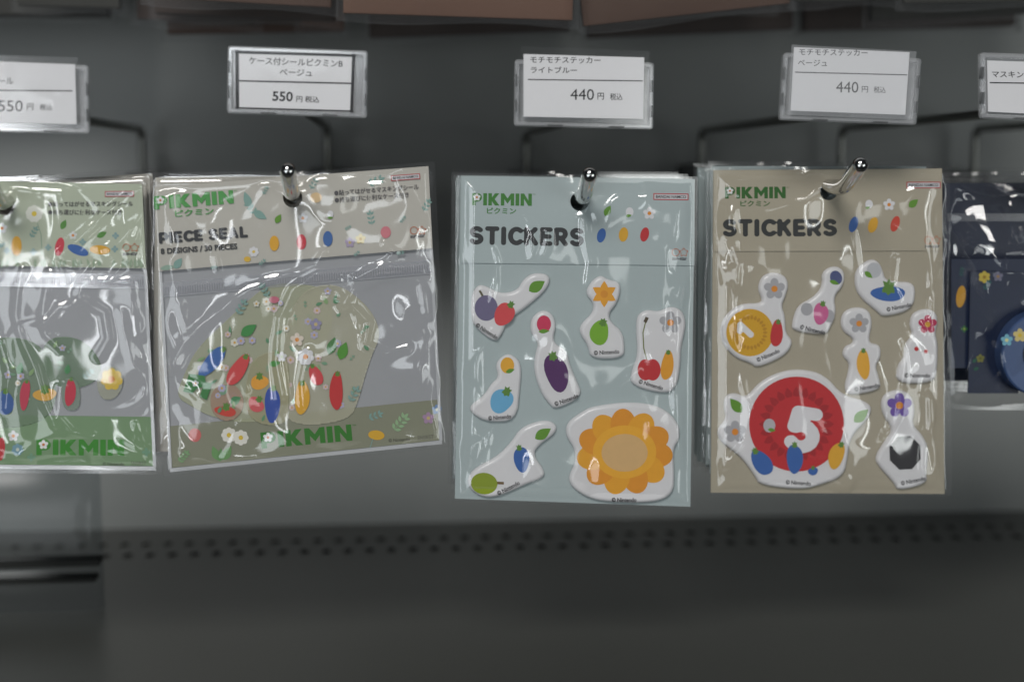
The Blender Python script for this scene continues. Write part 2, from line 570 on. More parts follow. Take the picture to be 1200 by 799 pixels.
# ------------------------------------------------------------------ a hanging pack
class Pack:
    def __init__(s, name, hole, y, ang):
        s.ang, s.y, s.hole = ang, y, hole
        s.a = -math.radians(ang)
        s.org = P(hole[0], hole[1], y)
        s.o = empty(name, s.org, s.a)
        s.hr = 0.0044

    def L(s, px, py):
        w = P(px, py, s.y) - s.org
        c, n = math.cos(s.a), math.sin(s.a)
        return w.x * c - w.z * n, w.x * n + w.z * c

    def slab(s, name, quad, front, back, m, hole=True, parent=None, px=True):
        """card with a punched hole: quad TL TR BR BL"""
        q = [s.L(*p) for p in quad] if px else quad
        n = 4
        def hit(ang):
            dx, dz = math.cos(ang), math.sin(ang)
            best = 1e9
            for i in range(n):
                ax, az = q[i]; bx, bz = q[(i + 1) % n]
                ex, ez = bx - ax, bz - az
                det = dx * (-ez) + ex * dz
                if abs(det) < 1e-12: continue
                t = (ax * -ez + ex * az) / det
                u = (dx * az - dz * ax) / det
                if t > 0 and -1e-6 <= u <= 1 + 1e-6: best = min(best, t)
            return (dx * best, dz * best)
        if hole:
            angs = sorted([2 * math.pi * k / 28 for k in range(28)] + [math.atan2(z, x) % (2 * math.pi) for x, z in q])
            outer = [hit(a) for a in angs]
            inner = [(s.hr * math.cos(a), s.hr * math.sin(a)) for a in angs]
            N = len(angs)
            v = [(x, front, z) for x, z in outer] + [(x, front, z) for x, z in inner] + \
                [(x, back, z) for x, z in outer] + [(x, back, z) for x, z in inner]
            f = []
            for k in range(N):
                j = (k + 1) % N
                f += [(k, j, N + j, N + k), (2 * N + j, 2 * N + k, 3 * N + k, 3 * N + j),
                      (j, k, 2 * N + k, 2 * N + j), (N + k, N + j, 3 * N + j, 3 * N + k)]
        else:
            v = [(x, front, z) for x, z in q] + [(x, back, z) for x, z in q]
            f = [(0, 1, 2, 3), (7, 6, 5, 4), (0, 4, 5, 1), (1, 5, 6, 2), (2, 6, 7, 3), (3, 7, 4, 0)]
        return mesh_obj(name, v, f, m, parent or s.o)

    def film(s, quad, seed, top=0.0022, floor=0.0029, amp=1.0, creases=22, side=1.0, arcs=(), cell=1.15, m=None, hole=True, lines=(), px=True, name='clear_bag', edge=0.009, swell=1.0, vbias=2.2, minh=0.0011, folds=1.0, bulge=0.0, core=.35):
        q = np.array([s.L(*p) for p in quad] if px else quad)
        W = np.linalg.norm(q[1] - q[0]); H = np.linalg.norm(q[3] - q[0])
        c = cell * 0.0004
        nx, ny = max(8, int(W / c)), max(8, int(H / c))
        U, V = np.meshgrid(np.linspace(0, 1, nx + 1), np.linspace(0, 1, ny + 1))
        XZ = (q[0] * (1 - U)[..., None] + q[1] * U[..., None]) * (1 - V)[..., None] + (q[3] * (1 - U)[..., None] + q[2] * U[..., None]) * V[..., None]
        x, y = U * W, V * H                       # metres from the top left corner
        mm = 0.001
        dl, dr, dt, db = x, W - x, y, H - y
        dx = np.minimum(dl, dr)
        d = np.minimum(dx, np.minimum(dt, db))
        sm = lambda t: np.clip(t, 0, 1) ** 2 * (3 - 2 * np.clip(t, 0, 1))
        en = edge * (1.15 + .75 * vnoise(x / (13 * mm), y / (13 * mm), seed + 9))
        base = top * sm(d / en) ** 0.8 * (.85 + .3 * vnoise(x / (20 * mm), y / (20 * mm), seed + 10))
        env = sm(d / (0.8 * edge))
        wx = x + 6 * mm * vnoise(x / (19 * mm), y / (23 * mm), seed + 1)
        wy = y + 6 * mm * vnoise(x / (21 * mm), y / (19 * mm), seed + 2)
        h = 1.1 * mm * swell * vnoise(wx / (26 * mm), wy / (26 * mm * vbias), seed + 3)
        # folds run along the zero lines of smooth noise: long curving ridges
        calm = folds * (core + (1 - core) * np.exp(-dx / (16 * mm)) + .5 * np.clip(vnoise(x / (30 * mm), y / (30 * mm), seed + 11), 0, 1))
        n2 = vnoise(wx / (25 * mm), wy / (25 * mm * vbias), seed + 4)
        h = h + 0.75 * mm * calm * np.exp(-(n2 / .19) ** 2)
        n3 = vnoise(wx / (14 * mm) + 7, wy / (14 * mm * vbias), seed + 5)
        h = h + 0.12 * mm * calm * np.exp(-(n3 / .3) ** 2)
        # soft, tent-shaped creases
        rnd = random.Random(seed)
        def crease(pts, w, a):
            dd = np.full(x.shape, 1.0)
            for (ax, ay), (bx, by) in zip(pts[:-1], pts[1:]):
                ex, ey = bx - ax, by - ay
                t = np.clip(((x - ax) * ex + (y - ay) * ey) / max(1e-12, ex * ex + ey * ey), 0, 1)
                dd = np.minimum(dd, np.hypot(x - ax - ex * t, y - ay - ey * t))
            return a * np.exp(-(dd / w) ** 2)
        cr = np.zeros(x.shape)
        for k in range(creases):
            cx, cy = rnd.uniform(0.02, .98) * W, rnd.uniform(.02, .98) * H
            if rnd.random() < .6:
                cx = (rnd.random() ** 2.2) * W * .32
                if rnd.random() < .5: cx = W - cx
            th = rnd.gauss(math.pi / 2, .45)
            ln = rnd.uniform(10, 38) * mm
            cv = rnd.uniform(-.9, .9)
            pts, px_, py_ = [], cx, cy
            for j in range(9):
                pts.append((px_, py_))
                px_ += math.cos(th) * ln / 8; py_ += math.sin(th) * ln / 8
                th += cv / 8
            w_ = rnd.uniform(.9, 3.2)
            cr = cr + crease(pts, w_ * mm, rnd.uniform(.12, .30) * w_ * mm * amp)
        for (pts, w, a) in arcs:                  # creases given in photo pixels
            lp = []
            for p in pts:
                l = np.array(s.L(*p)) - q[0]
                ux = (q[1] - q[0]) / W; uz = (q[3] - q[0]) / H
                lp.append((float(l @ ux), float(l @ uz)))
            cr = cr + crease(lp, w * 1.6 * mm, a * (1.25 if w >= 1.5 else .95) * mm)
        h = h + cr
        # crumpled seams down both sides
        cz = vnoise(x / (3.4 * mm), y / (7 * mm), seed + 6) + .35 * vnoise(x / (1.8 * mm), y / (3.4 * mm), seed + 7)
        h = h + 0.26 * mm * side * cz * np.exp(-dx / (4.5 * mm)) * sm(dx / (1.2 * mm))
        h = h + 0.006 * mm * amp * vnoise(x / (3 * mm), y / (4 * mm), seed + 8)
        tot = base + h * env
        if bulge:                                 # fat contents push the sheet out below the middle
            tot = tot + bulge * np.minimum(sm(V / .5), (1 - V) / .62) * sm(dx / (20 * mm))
        if floor:
            fl = floor * sm(d / (0.6 * edge))
            e = tot - fl
            tot = fl + .22 * mm * np.logaddexp(0, e / (.22 * mm))
        else:
            tot = np.maximum(tot, 0.00035)
        tot = np.maximum(tot, minh)
        keep = np.ones((ny, nx), bool)
        if hole:
            cxz = (XZ[:-1, :-1] + XZ[1:, 1:]) / 2
            keep = np.hypot(cxz[..., 0], cxz[..., 1]) > s.hr * 1.02
        idx = np.arange((nx + 1) * (ny + 1)).reshape(ny + 1, nx + 1)
        jj, ii = np.nonzero(keep)
        quads = np.stack([idx[jj, ii], idx[jj + 1, ii], idx[jj + 1, ii + 1], idx[jj, ii + 1]], 1).astype(np.int32)
        co = np.stack([XZ[..., 0].ravel(), -tot.ravel(), XZ[..., 1].ravel()], 1).astype(np.float32)
        me = bpy.data.meshes.new(name)
        me.vertices.add(len(co)); me.vertices.foreach_set('co', co.ravel())
        me.loops.add(quads.size); me.loops.foreach_set('vertex_index', quads.ravel())
        me.polygons.add(len(quads))
        me.polygons.foreach_set('loop_start', np.arange(0, quads.size, 4, dtype=np.int32))
        me.polygons.foreach_set('use_smooth', np.ones(len(quads), bool))
        me.update(calc_edges=True)
        me.materials.append(m or FILM)
        o = bpy.data.objects.new(name, me)
        COL.objects.link(o)
        o.parent = s.o
        return o

    def puffy(s, outline, base, height=0.0023, rim=5.2, name='sticker', m=None, cell=0.9, smooth=2, parent=None):
        """die-cut foam sticker with rounded rim; outline in photo pixels"""
        pts = chaikin(outline, smooth)
        xs, ys = [p[0] for p in pts], [p[1] for p in pts]
        co, ins, quads = sdf_mesh(lambda X, Y: sdf_poly(X, Y, pts), min(xs), max(xs), min(ys), max(ys), cell)
        t = np.clip(ins / rim, 0, 1)
        hh = 0.0003 + (height - 0.0003) * np.sqrt(1 - (1 - t) ** 2)
        v = []
        for (a, b), z in zip(co, hh):
            lx, lz = s.L(a, b)
            v.append((lx, base - z, lz))
        # skirt down to the card
        n = len(v)
        edges = {}
        for qd in quads.tolist():
            for i in range(4):
                e = (qd[i], qd[(i + 1) % 4])
                if (e[1], e[0]) in edges: del edges[(e[1], e[0])]
                else: edges[e] = 1
        f = [tuple(qd) for qd in quads.tolist()]
        low = {}
        for a, b in edges:
            for k in (a, b):
                if k not in low:
                    low[k] = len(v)
                    v.append((v[k][0], base, v[k][2]))
            f.append((b, a, low[a], low[b]))
        return mesh_obj(name, v, f, m or WHITE_FOAM, parent or s.o, smooth=True)


WHITE_FOAM = mat('sticker_white', (0.75, 0.745, 0.76, 1), 0.2, var=0.03, scale=200)

# ------------------------------------------------------------------ the setting
PY = 0.325                                   # back panel plane
DECK_Z = P(660, 609, PY).z
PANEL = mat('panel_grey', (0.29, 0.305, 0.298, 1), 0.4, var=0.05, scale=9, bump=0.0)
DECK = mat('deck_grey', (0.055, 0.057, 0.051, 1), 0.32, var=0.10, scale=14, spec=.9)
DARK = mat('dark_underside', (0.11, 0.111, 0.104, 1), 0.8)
tag(box_obj('back_panel', (-0.62, PY, DECK_Z - 0.02), (0.72, PY + 0.012, 0.36), PANEL), kind='structure')


def deck():
    """steel shelf deck with two staggered rows of slots along its back edge"""
    pitch, sw, sl = 0.01425, 0.0052, 0.0105
    z, x0, x1 = DECK_Z, -0.62, 0.72
    r1 = P(660, 630, 0).z
    def ydepth(py):
        d = FW + UP * ((399.5 - py) / FPX)
        return d.y * (DECK_Z / d.z) - D
    ya, yb = ydepth(628.5), ydepth(641)
    v, f = [], []
    def q(a, b, c, d):
        n = len(v)
        v.extend([(a, c, z), (b, c, z), (b, d, z), (a, d, z)])
        f.append((n, n + 1, n + 2, n + 3))
    q(x0, x1, ya + sl / 2, PY)
    q(x0, x1, yb + sl / 2, ya - sl / 2)
    q(x0, x1, -0.14, yb - sl / 2)
    for y, off in ((ya, 0.0), (yb, pitch * .5)):
        x = x0
        n = int((x1 - x0) / pitch) - 1
        for k in range(n):
            sx = x0 + off + pitch * (k + .6)
            q(x, sx, y - sl / 2, y + sl / 2)
            for (a, b, c, d) in ((sx, y - sl / 2, sx, y + sl / 2), (sx + sw, y + sl / 2, sx + sw, y - sl / 2), (sx, y + sl / 2, sx + sw, y + sl / 2), (sx + sw, y - sl / 2, sx, y - sl / 2)):
                m = len(v)
                v.extend([(a, b, z), (c, d, z), (c, d, z - .0012), (a, b, z - .0012)])
                f.append((m, m + 1, m + 2, m + 3))
            x = sx + sw
        q(x, x1, y - sl / 2, y + sl / 2)
    n = len(v)                                  # front lip
    v.extend([(x0, -0.14, z), (x1, -0.14, z), (x1, -0.14, z - .03), (x0, -0.14, z - .03)])
    f.append((n, n + 3, n + 2, n + 1))
    return mesh_obj('shelf_deck', v, f, DECK)


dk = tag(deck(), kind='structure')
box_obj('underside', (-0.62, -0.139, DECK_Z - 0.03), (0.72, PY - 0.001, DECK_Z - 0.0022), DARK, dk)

# ------------------------------------------------------------------ display hooks
GROUP_HOOK = 'wire display hooks along the back panel'


def hook(hole, yp, rodx, corner_y, ext, tip, label, arm=True):
    """rod through the packs with an upturned tip; a second wire above carries the price tag"""
    b = P(rodx, corner_y, 0.300)
    h = P(hole[0], hole[1], yp)
    rz = h.z + 0.0013
    ye = yp - ext
    o = empty('display_hook', (b.x, PY, rz))
    loc = lambda x, y, z: Vector((x - b.x, y - PY, z - rz))
    fx = h.x - (b.x - h.x) / (0.300 - yp) * ext
    v, f = tube(bend([loc(b.x, 0.300, rz), loc(fx, ye, rz), loc(fx, ye - tip[0], rz + tip[1])], 0.007), 0.0037, 18)
    mesh_obj('hook_rod', v, f, CHROME, o, smooth=True)
    v, f = tube(bend([loc(b.x, 0.302, rz - 0.012), loc(b.x, 0.302, b.z), loc(b.x, -0.012, b.z)], 0.008), 0.0026, 12)
    mesh_obj('tag_arm', v, f, WIRE, o, smooth=True)
    p = box_obj('mounting_plate', loc(b.x - .012, 0.303, rz - .03), loc(b.x + .012, PY, rz + .012), PLATE, o, 0.002)
    tag(o, label, 'hook', GROUP_HOOK)
    return o


hook((8, 240), -0.004, 165, 152, 0.012, (0.020, 0.013), 'chrome display hook holding the green sheet seal packs')
hook((343, 230), -0.004, 383, 148, 0.008, (0.018, 0.0102), 'chrome display hook holding the beige seal packs with crooked front pack')
hook((681, 234), -0.002, 617, 156, 0.011, (0.018, 0.0102), 'chrome display hook holding the pale blue sticker packs')
hook((971, 222), 0.012, 823, 153, 0.024, (0.022, 0.0102), 'chrome display hook holding the beige sticker packs')
hook((1240, 235), 0.02, 988, 150, 0.02, (0.022, 0.0102), 'chrome display hook holding the navy tape roll bag')
hook((1470, 235), 0.02, 1145, 151, 0.02, (0.022, 0.0102), 'bare display hook beyond the navy tape roll bag')

# ------------------------------------------------------------------ price tags
PAPER = mat('tag_paper', (0.76, 0.76, 0.78, 1), 0.7, var=0.02, scale=400)
CASE = film_mat('case_plastic', base=0.14, gain=0.8, rough=0.12, haze=0.22)
CASE_CLEAR = film_mat('case_front', base=0.035, gain=0.5, rough=0.10, haze=0.05)
CASE_TAB = film_mat('case_tab', tint=(.40, .41, .41), base=0.06, gain=0.6, rough=0.2, haze=0.10)
TY = -0.020


def frame_ring(pk, quad, wd, y0, y1, m, name):
    """moulded rim: rounded outer edge, bevelled to the front"""
    q = [pk.L(*p) for p in quad]
    cx, cz = sum(p[0] for p in q) / 4, sum(p[1] for p in q) / 4
    def loop(inset, r):
        out = []
        n = 4
        for i in range(n):
            a, b, c = Vector(q[i - 1]), Vector(q[i]), Vector(q[(i + 1) % n])
            u, w = (a - b).normalized(), (c - b).normalized()
            bb = b + (u + w) * inset
            for k in range(5):
                t = k / 4
                p0, p2 = bb + u * r, bb + w * r
                out.append(p0 * (1 - t) ** 2 + bb * 2 * t * (1 - t) + p2 * t * t)
        return out
    rings = [(loop(0, .0016), y1), (loop(0, .0016), y0 + .0007), (loop(.0007, .0014), y0), (loop(wd - .0004, .0008), y0), (loop(wd, .0006), y0 + .0005), (loop(wd, .0006), y1)]
    v, f = [], []
    N = 20
    for lp, y in rings:
        v += [(p.x, y, p.y) for p in lp]
    for i in range(len(rings)):
        j = (i + 1) % len(rings)
        for k in range(N):
            k2 = (k + 1) % N
            f.append((i * N + k, i * N + k2, j * N + k2, j * N + k))
    return mesh_obj(name, v, f, m, pk.o)


def price_tag(quad, ang, label, prints, insert=None, paper=None, border=False, milky=0.0, cut=False):
    cx, cy = sum(p[0] for p in quad) / 4, sum(p[1] for p in quad) / 4
    pk = Pack('price_tag', (cx, cy), TY, ang)
    tag(pk.o, label, 'price tag', 'price tags on the hook arms')
    frame_ring(pk, quad, 0.0021, -0.0018, 0.0022, CASE, 'case_rim')
    pk.slab('case_back', [(quad[0][0] + 2, quad[0][1] + 2), (quad[1][0] - 2, quad[1][1] + 2), (quad[2][0] - 2, quad[2][1] - 2), (quad[3][0] + 2, quad[3][1] - 2)], 0.0010, 0.0020, CASE, hole=False)
    pp = paper or [(quad[0][0] + 9, quad[0][1] + 9), (quad[1][0] - 9, quad[1][1] + 9), (quad[2][0] - 9, quad[2][1] - 8), (quad[3][0] + 9, quad[3][1] - 8)]
    pf = -0.0022 if insert else 0.0
    pk.slab('paper_card', pp, pf, pf + 0.0003, PAPER, hole=False)
    pr = Print(pk, pf - 0.00004)
    prints(pr)
    if border:
        a = pp
        for i in range(4):
            (x0, y0), (x1, y1) = a[i], a[(i + 1) % 4]
            mx, my = sum(p[0] for p in a) / 4, sum(p[1] for p in a) / 4
            w = (3.0, 4.0, 2.0, 4.4)[i]
            if i in (0, 2):
                s_ = 1 if y0 < my else -1
                pr.poly([(x0, y0 + .4 * s_), (x1, y1 + .4 * s_), (x1, y1 + (w + .4) * s_), (x0, y0 + (w + .4) * s_)], (25, 26, 30))
            else:
                s_ = 1 if x0 < mx else -1
                pr.poly([(x0 + .4 * s_, y0), (x1 + .4 * s_, y1), (x1 + (w + .4) * s_, y1), (x0 + (w + .4) * s_, y0)], (25, 26, 30))
    pr.build('printed_text')
    cover = insert or [(quad[0][0] + 5, quad[0][1] + 5), (quad[1][0] - 5, quad[1][1] + 5), (quad[2][0] - 5, quad[2][1] - 5), (quad[3][0] + 5, quad[3][1] - 5)]
    pk.film(cover, int(cx) + 5, top=0.0004 - pf, floor=0.0, amp=.15, creases=0, folds=0, side=0, cell=4, m=film_mat('cover_%d' % int(milky * 100), base=0.03, gain=0.5, rough=0.10 + milky * .4, haze=0.015 + milky), hole=False, name='clear_cover', swell=0.12, minh=.0002 - pf)
    # snap-fit lugs let into the rim
    def along(a, b, t): return (a[0] + (b[0] - a[0]) * t, a[1] + (b[1] - a[1]) * t)
    for (i, j), ts in (((0, 3), (.22, .60)), ((1, 2), (.26, .64)), ((3, 2), (.24, .68))):
        for t in ts:
            a, b = along(quad[i], quad[j], t), along(quad[i], quad[j], t + (.18 if i != 3 else .11))
            ca, cb = pk.L(*a), pk.L(*b)
            s_ = 0.0011
            lo = (min(ca[0], cb[0]), -0.0021, min(ca[1], cb[1])); hi = (max(ca[0], cb[0]), 0.001, max(ca[1], cb[1]))
            if i == 3: lo, hi = (lo[0], lo[1], lo[2] + .0003), (hi[0], hi[1], hi[2] + s_)
            elif i == 0: lo, hi = (lo[0] + .0003, lo[1], lo[2]), (hi[0] + s_, hi[1], hi[2])
            else: lo, hi = (lo[0] - s_, lo[1], lo[2]), (hi[0] - .0003, hi[1], hi[2])
            box_obj('lug', lo, hi, CASE_TAB, pk.o, 0.0003)
    # clip that grips the wire behind
    cz = P(cx, 152, TY).z
    box_obj('clip', (-0.006, 0.0021, -0.004), (0.006, 0.012, 0.006), CASE, pk.o, 0.001)
    return pk


K1, K2 = (22, 22, 26), (60, 58, 60)


def t1(p):
    p.text('シール', -9.5, 99.5, 26.5, 8, K1, .008, 0)
    p.poly([(-52, 105.4), (86, 106.4), (86, 107.8), (-52, 106.8)], K1)
    p.text('550', -.5, 131, 28.5, 13, K1, 0, -.5)
    p.text('円', 33, 129.5, 7.5, 8, K1, .008, 0).text('税込', 48, 129.8, 14.5, 7.5, K1, .008, 0)


def t2(p):
    p.text('ケース付シールピクミンB', 291.5, 75.5, 110, 9, K1, .012, -2).text('ベージュ', 327.5, 88.5, 38, 8, K1, .012, -2)
    p.poly([(278, 94), (415, 97.2), (415, 99), (278, 95.8)], K1)
    p.text('550', 319, 118.5, 24, 11.5, K1, .022, -2).text('円 税込', 347, 119.8, 27, 7.5, K1, .012, -2)


def t3(p):
    p.text('モチモチステッカー', 621, 74.5, 82, 7.5, K1, .008, -.6).text('ライトブルー', 621.5, 86, 54, 7.5, K1, .008, -.6)
    p.poly([(618, 93.2), (752, 94.8), (752, 96), (618, 94.4)], K1)
    p.text('440', 667.7, 117.5, 27.5, 12.8, K1, .0, -.6).text('円', 699.3, 117.3, 7.5, 8, K1, .008, -.6).text('税込', 714, 117.8, 14.5, 8, K1, .008, -.6)


def t4(p):
    p.text('モチモチステッカー', 935, 65.5, 80, 7.5, K1, .006, -.8).text('ベージュ', 933.5, 77.8, 34, 7.5, K2, .006, -1)
    p.poly([(930, 84.6), (1061, 87.8), (1061, 89), (930, 85.8)], K2)
    p.text('440', 978, 108.8, 26, 12.8, K2, 0, -1.2).text('円', 1008, 109, 7.3, 7.5, K2, .004, -1).text('税込', 1022, 109.3, 14, 7.5, K2, .004, -1)


def t5(p):
    p.text('マスキングテープ', 1162.5, 91, 76, 8, K1, .010, -1)
    p.poly([(1160, 96.4), (1290, 98.2), (1290, 99.6), (1160, 97.8)], K1)


price_tag([(-62, 72), (104, 77), (105, 157), (-61, 153)], -1.2, 'clear cased price tag above the green sheet seal packs', t1,
          insert=[(-54, 64), (92, 68), (94, 148), (-52, 146)], paper=[(-52, 71), (89, 76), (91, 146), (-50, 143)], milky=.06)
price_tag([(267, 54), (431, 60), (430, 139), (266, 133)], -2.1, 'clear cased price tag with black bordered card reading 550', t2,
          paper=[(275, 59.5), (417, 63.5), (414.5, 132), (275.5, 128)], border=True)
price_tag([(603, 70), (766, 74), (765, 152), (602, 148)], -.9, 'price tag reading 440 above the pale blue sticker packs', t3,
          insert=[(610, 55), (760, 61), (758, 146), (611, 142)], paper=[(613, 64), (754, 68), (753, 140), (613, 137)])
price_tag([(918, 62), (1079, 69), (1073, 147), (913, 141)], -2.2, 'scuffed milky price tag reading 440 above the beige sticker packs', t4,
          insert=[(926, 53), (1072, 61), (1066, 141), (922, 135)], paper=[(929, 56), (1064, 62), (1059, 135), (925, 130)], milky=.17)
price_tag([(1148, 62), (1312, 67), (1311, 146), (1149, 139)], -1.4, 'price tag with a ruled line above the navy tape roll bag', t5)

# ------------------------------------------------------------------ packs waiting behind the front one on each hook
def spare_pack(name, front, quad, dy, droll, label, cat, group, card_m, header=None, seed=0, margin=6, meshes={}):
    """a plainer copy of the front pack farther back on the same rod"""
    pk = Pack.__new__(Pack)
    pk.ang, pk.y, pk.hole, pk.hr = front.ang + droll, front.y + dy, front.hole, front.hr
    pk.a = -math.radians(pk.ang)
    pk.org = front.org + Vector((random.uniform(-.0018, .0012), dy, random.uniform(-.0006, .0026)))
    pk.o = empty(name, pk.org, pk.a)
    tag(pk.o, label, cat, group)
    q = [front.L(*p) for p in quad]
    cx, cz = sum(p[0] for p in q) / 4, sum(p[1] for p in q) / 4
    e = margin * .0004
    ql = [(x + (-e if x > cx else e), z + (-e if z > cz else e)) for x, z in q]
    key = (name, seed % 3)
    if key not in meshes:
        a = pk.slab('backing_card', ql, 0.0, 0.0006, card_m, px=False)
        b = pk.film(q, seed % 3 * 17 + 40, top=.0022, floor=.0019, creases=10, cell=2.6, px=False, side=1.4, m=FILM_EDGE)
        meshes[key] = (a.data, b.data)
    else:
        for nm, me in zip(('backing_card', 'clear_bag'), meshes[key]):
            o = bpy.data.objects.new(nm, me)
            COL.objects.link(o)
            o.parent = pk.o
    return pk


def zz(x0, y0, s):
    return lambda x, y: (x0 + x / s, y0 + y / s)


C_N = '© Nintendo'
BLACK = (38, 36, 40)
GREEN, LEAF = (62, 128, 48), (98, 150, 40)
WHITEP, GREYP, ORANGE = (225, 225, 228), (172, 172, 176), (222, 140, 40)
RED, BLUE, YEL, PURP = (196, 44, 48), (52, 100, 172), (226, 170, 44), (84, 40, 98)


# ------------------------------------------------------------------ pale blue pack
def sticker_pack(name, label, hole, y, ang, quad, header_y, card_c, seed, arcs):
    pk = Pack(name, hole, y, ang)
    tag(pk.o, label, 'sticker pack')
    card = mat(name + '_card_%d' % card_c[0], rgb(*card_c, 1.0), 0.55, var=0.02, scale=500, bump=.02)
    head = mat(name + '_head_%d' % card_c[0], rgb(*[min(255, c + 3) for c in card_c], 1.02), 0.5, var=0.02, scale=500)
    tl, tr, br, bl = quad
    pk.slab('backing_card', quad, 0.0, 0.0006, card)
    l, r = header_y
    pk.slab('header_card', [(tl[0] + .6, tl[1] + .6), (tr[0] - .6, tr[1] + .6), (tr[0] - 1, r), (tl[0] + .2, l)], -0.0006, -0.00005, head)
    return pk, card


def sticker(pk, out, draw, txt=None, **kw):
    st = pk.puffy(out, -0.0001, **kw)
    p = Print(pk, -0.00244)
    draw(p)
    p.build('printed_motif', st)
    if txt:
        t = Print(pk, -0.00248)
        (x0, y0), (x1, y1) = txt
        t.text(C_N, x0, y0, math.hypot(x1 - x0, y1 - y0), 5.2, BLACK, .022, -math.degrees(math.atan2(y1 - y0, x1 - x0)))
        t.build('printed_text', st)
    return st


def big_bloom(p, cx, cy):
    for k in range(11):
        t = 2 * math.pi * k / 11 + .1
        p.ellipse(cx + 37 * math.cos(t), cy + 31 * math.sin(t), 19.5, 15, (232, 166, 36) if k % 2 else (226, 150, 34), math.degrees(t), 26)
    p.ellipse(cx, cy, 37, 31, (236, 174, 44), 0, 36)
    p.ellipse(cx, cy + 1, 27, 22, (216, 178, 122), 0, 36)
    return p


BQ = [(540, 206), (814.5, 210), (809, 593.5), (533, 584)]
blue, blue_card = sticker_pack('sticker_pack', 'pale blue pack of puffy stickers with large round yellow sticker', (679, 236), -0.002, -.8, BQ, (308, 311), (173, 186, 187), 11, ())
pr = Print(blue, -0.00064)
pr.logo(553, 240.6, 70, 14.3, GREEN, -.6).rounded('STICKERS', 550.3, 286.4, 133, 21.5, (50, 52, 54), .125, -1.0)
h6 = zz(510, 180, 3.63)
pr.leaf(*h6(733, 243), 14, 8, 62, LEAF).ellipse(*h6(706, 348), 5, 8.5, BLUE, 14)
pr.ellipse(*h6(826, 248), 4.6, 5.4, WHITEP).leaf(*h6(823, 264), 7, 3.5, 10, LEAF).ellipse(*h6(800, 344), 5.4, 8.5, YEL, 8)
pr.flower(*h6(910, 254), 7.4, WHITEP, ORANGE).ellipse(*h6(890, 344), 5, 8.5, RED, 14)
pr.maker_marks(765.4, 234.2, 41, -.8, 791.5, 295.7)
pr.build('printed_header')

a, b, c = zz(520, 290, 5), zz(670, 290, 4.4375), zz(510, 380, 3.475)


def Zs(f, pts): return [f(*p) for p in pts]


sticker(blue, Zs(a, [(178, 245), (205, 218), (245, 222), (330, 270), (430, 252), (462, 190), (520, 148), (600, 152), (628, 190), (590, 262), (460, 370), (375, 420), (345, 505), (300, 560), (185, 470), (158, 410), (158, 300)]),
        lambda p: p.ellipse(*a(247, 352), 13.6, 15, (112, 106, 138)).stem(Zs(a, [(226, 282), (216, 262), (207, 250)]), 2.6, (96, 92, 70)).leaf(*a(543, 224), 22, 13, 32, LEAF).berry(*a(352, 388), 10.5, 15, (214, 74, 78), 35),
        (a(182, 458), a(306, 536)))
sticker(blue, [(636, 362), (648, 368), (652, 382), (648, 396), (652, 404), (664, 410), (668, 428), (676, 446), (683, 464), (651, 480), (643, 473), (633, 459), (625, 434), (627, 414), (631, 402), (621, 390), (622, 372)],
        lambda p: p.ellipse(636.8, 379, 8.3, 10, (206, 52, 90)).leaf(637, 387.4, 13, 5, 4, LEAF).berry(651.5, 436, 13.5, 22, PURP, -12),
        (c(487, 330), c(582, 294)))
sticker(blue, Zs(b, [(150, 142), (185, 165), (242, 178), (256, 215), (236, 290), (192, 340), (200, 385), (262, 435), (275, 505), (270, 576), (98, 580), (83, 510), (36, 440), (48, 395), (108, 340), (112, 290), (66, 235), (105, 170)]),
        lambda p: p.flower(*b(165, 240), 15, (232, 164, 44), (222, 148, 40), 6, 0, True).berry(*b(140, 440), 11.5, 14, (122, 176, 42), 20),
        (b(112, 556), b(244, 548)))
sticker(blue, Zs(b, [(392, 320), (450, 334), (515, 302), (575, 326), (594, 390), (582, 460), (566, 520), (566, 600), (548, 720), (490, 764), (306, 718), (306, 650), (343, 560), (332, 420), (340, 348)]),
        lambda p: p.stem(Zs(b, [(388, 590), (370, 520), (366, 440), (384, 366)]), 1.3, (110, 118, 50)).stem(Zs(b, [(376, 386), (388, 360)]), 4, (78, 66, 44)).ellipse(*b(378, 632), 9, 12.4, RED).ellipse(*b(416, 632), 9.4, 12.6, RED).flower(*b(508, 388), 13, GREYP, ORANGE).berry(*b(492, 610), 7.4, 17, (230, 160, 40), 4),
        (b(341, 702), b(466, 738)))
sticker(blue, Zs(c, [(290, 114), (338, 138), (352, 180), (346, 260), (332, 392), (210, 398), (148, 364), (138, 330), (198, 290), (228, 240), (258, 215), (242, 158)]),
        lambda p: p.ellipse(*c(292, 164), 8, 9.4, (230, 172, 50)).leaf(*c(304, 186), 11, 5, 20, LEAF).berry(*c(268, 308), 13.5, 14, (110, 176, 214), 30),
        (c(216, 388), c(308, 378)))
sticker(blue, Zs(c, [(440, 386), (492, 402), (494, 440), (422, 490), (398, 530), (444, 590), (444, 622), (380, 645), (250, 704), (178, 700), (126, 652), (146, 590), (250, 538), (308, 480), (348, 418)]),
        lambda p: p.stem(Zs(c, [(240, 640), (278, 642)]), 3, (112, 88, 50)).ellipse(*c(198, 643), 15.6, 12.6, (140, 158, 34), 6).leaf(*c(437, 441), 22, 12, 33, LEAF).berry(*c(350, 545), 9, 15, BLUE, -12),
        (c(256, 692), c(344, 646)))
sticker(blue, Zs(c, [(640, 332), (800, 312), (925, 334), (992, 400), (996, 465), (968, 505), (974, 600), (970, 690), (890, 726), (700, 722), (620, 706), (555, 662), (540, 620), (572, 560), (566, 505), (530, 452), (535, 398), (598, 354)]),
        lambda p: big_bloom(p, *c(768, 515)),
        (c(716, 718), c(816, 718)))
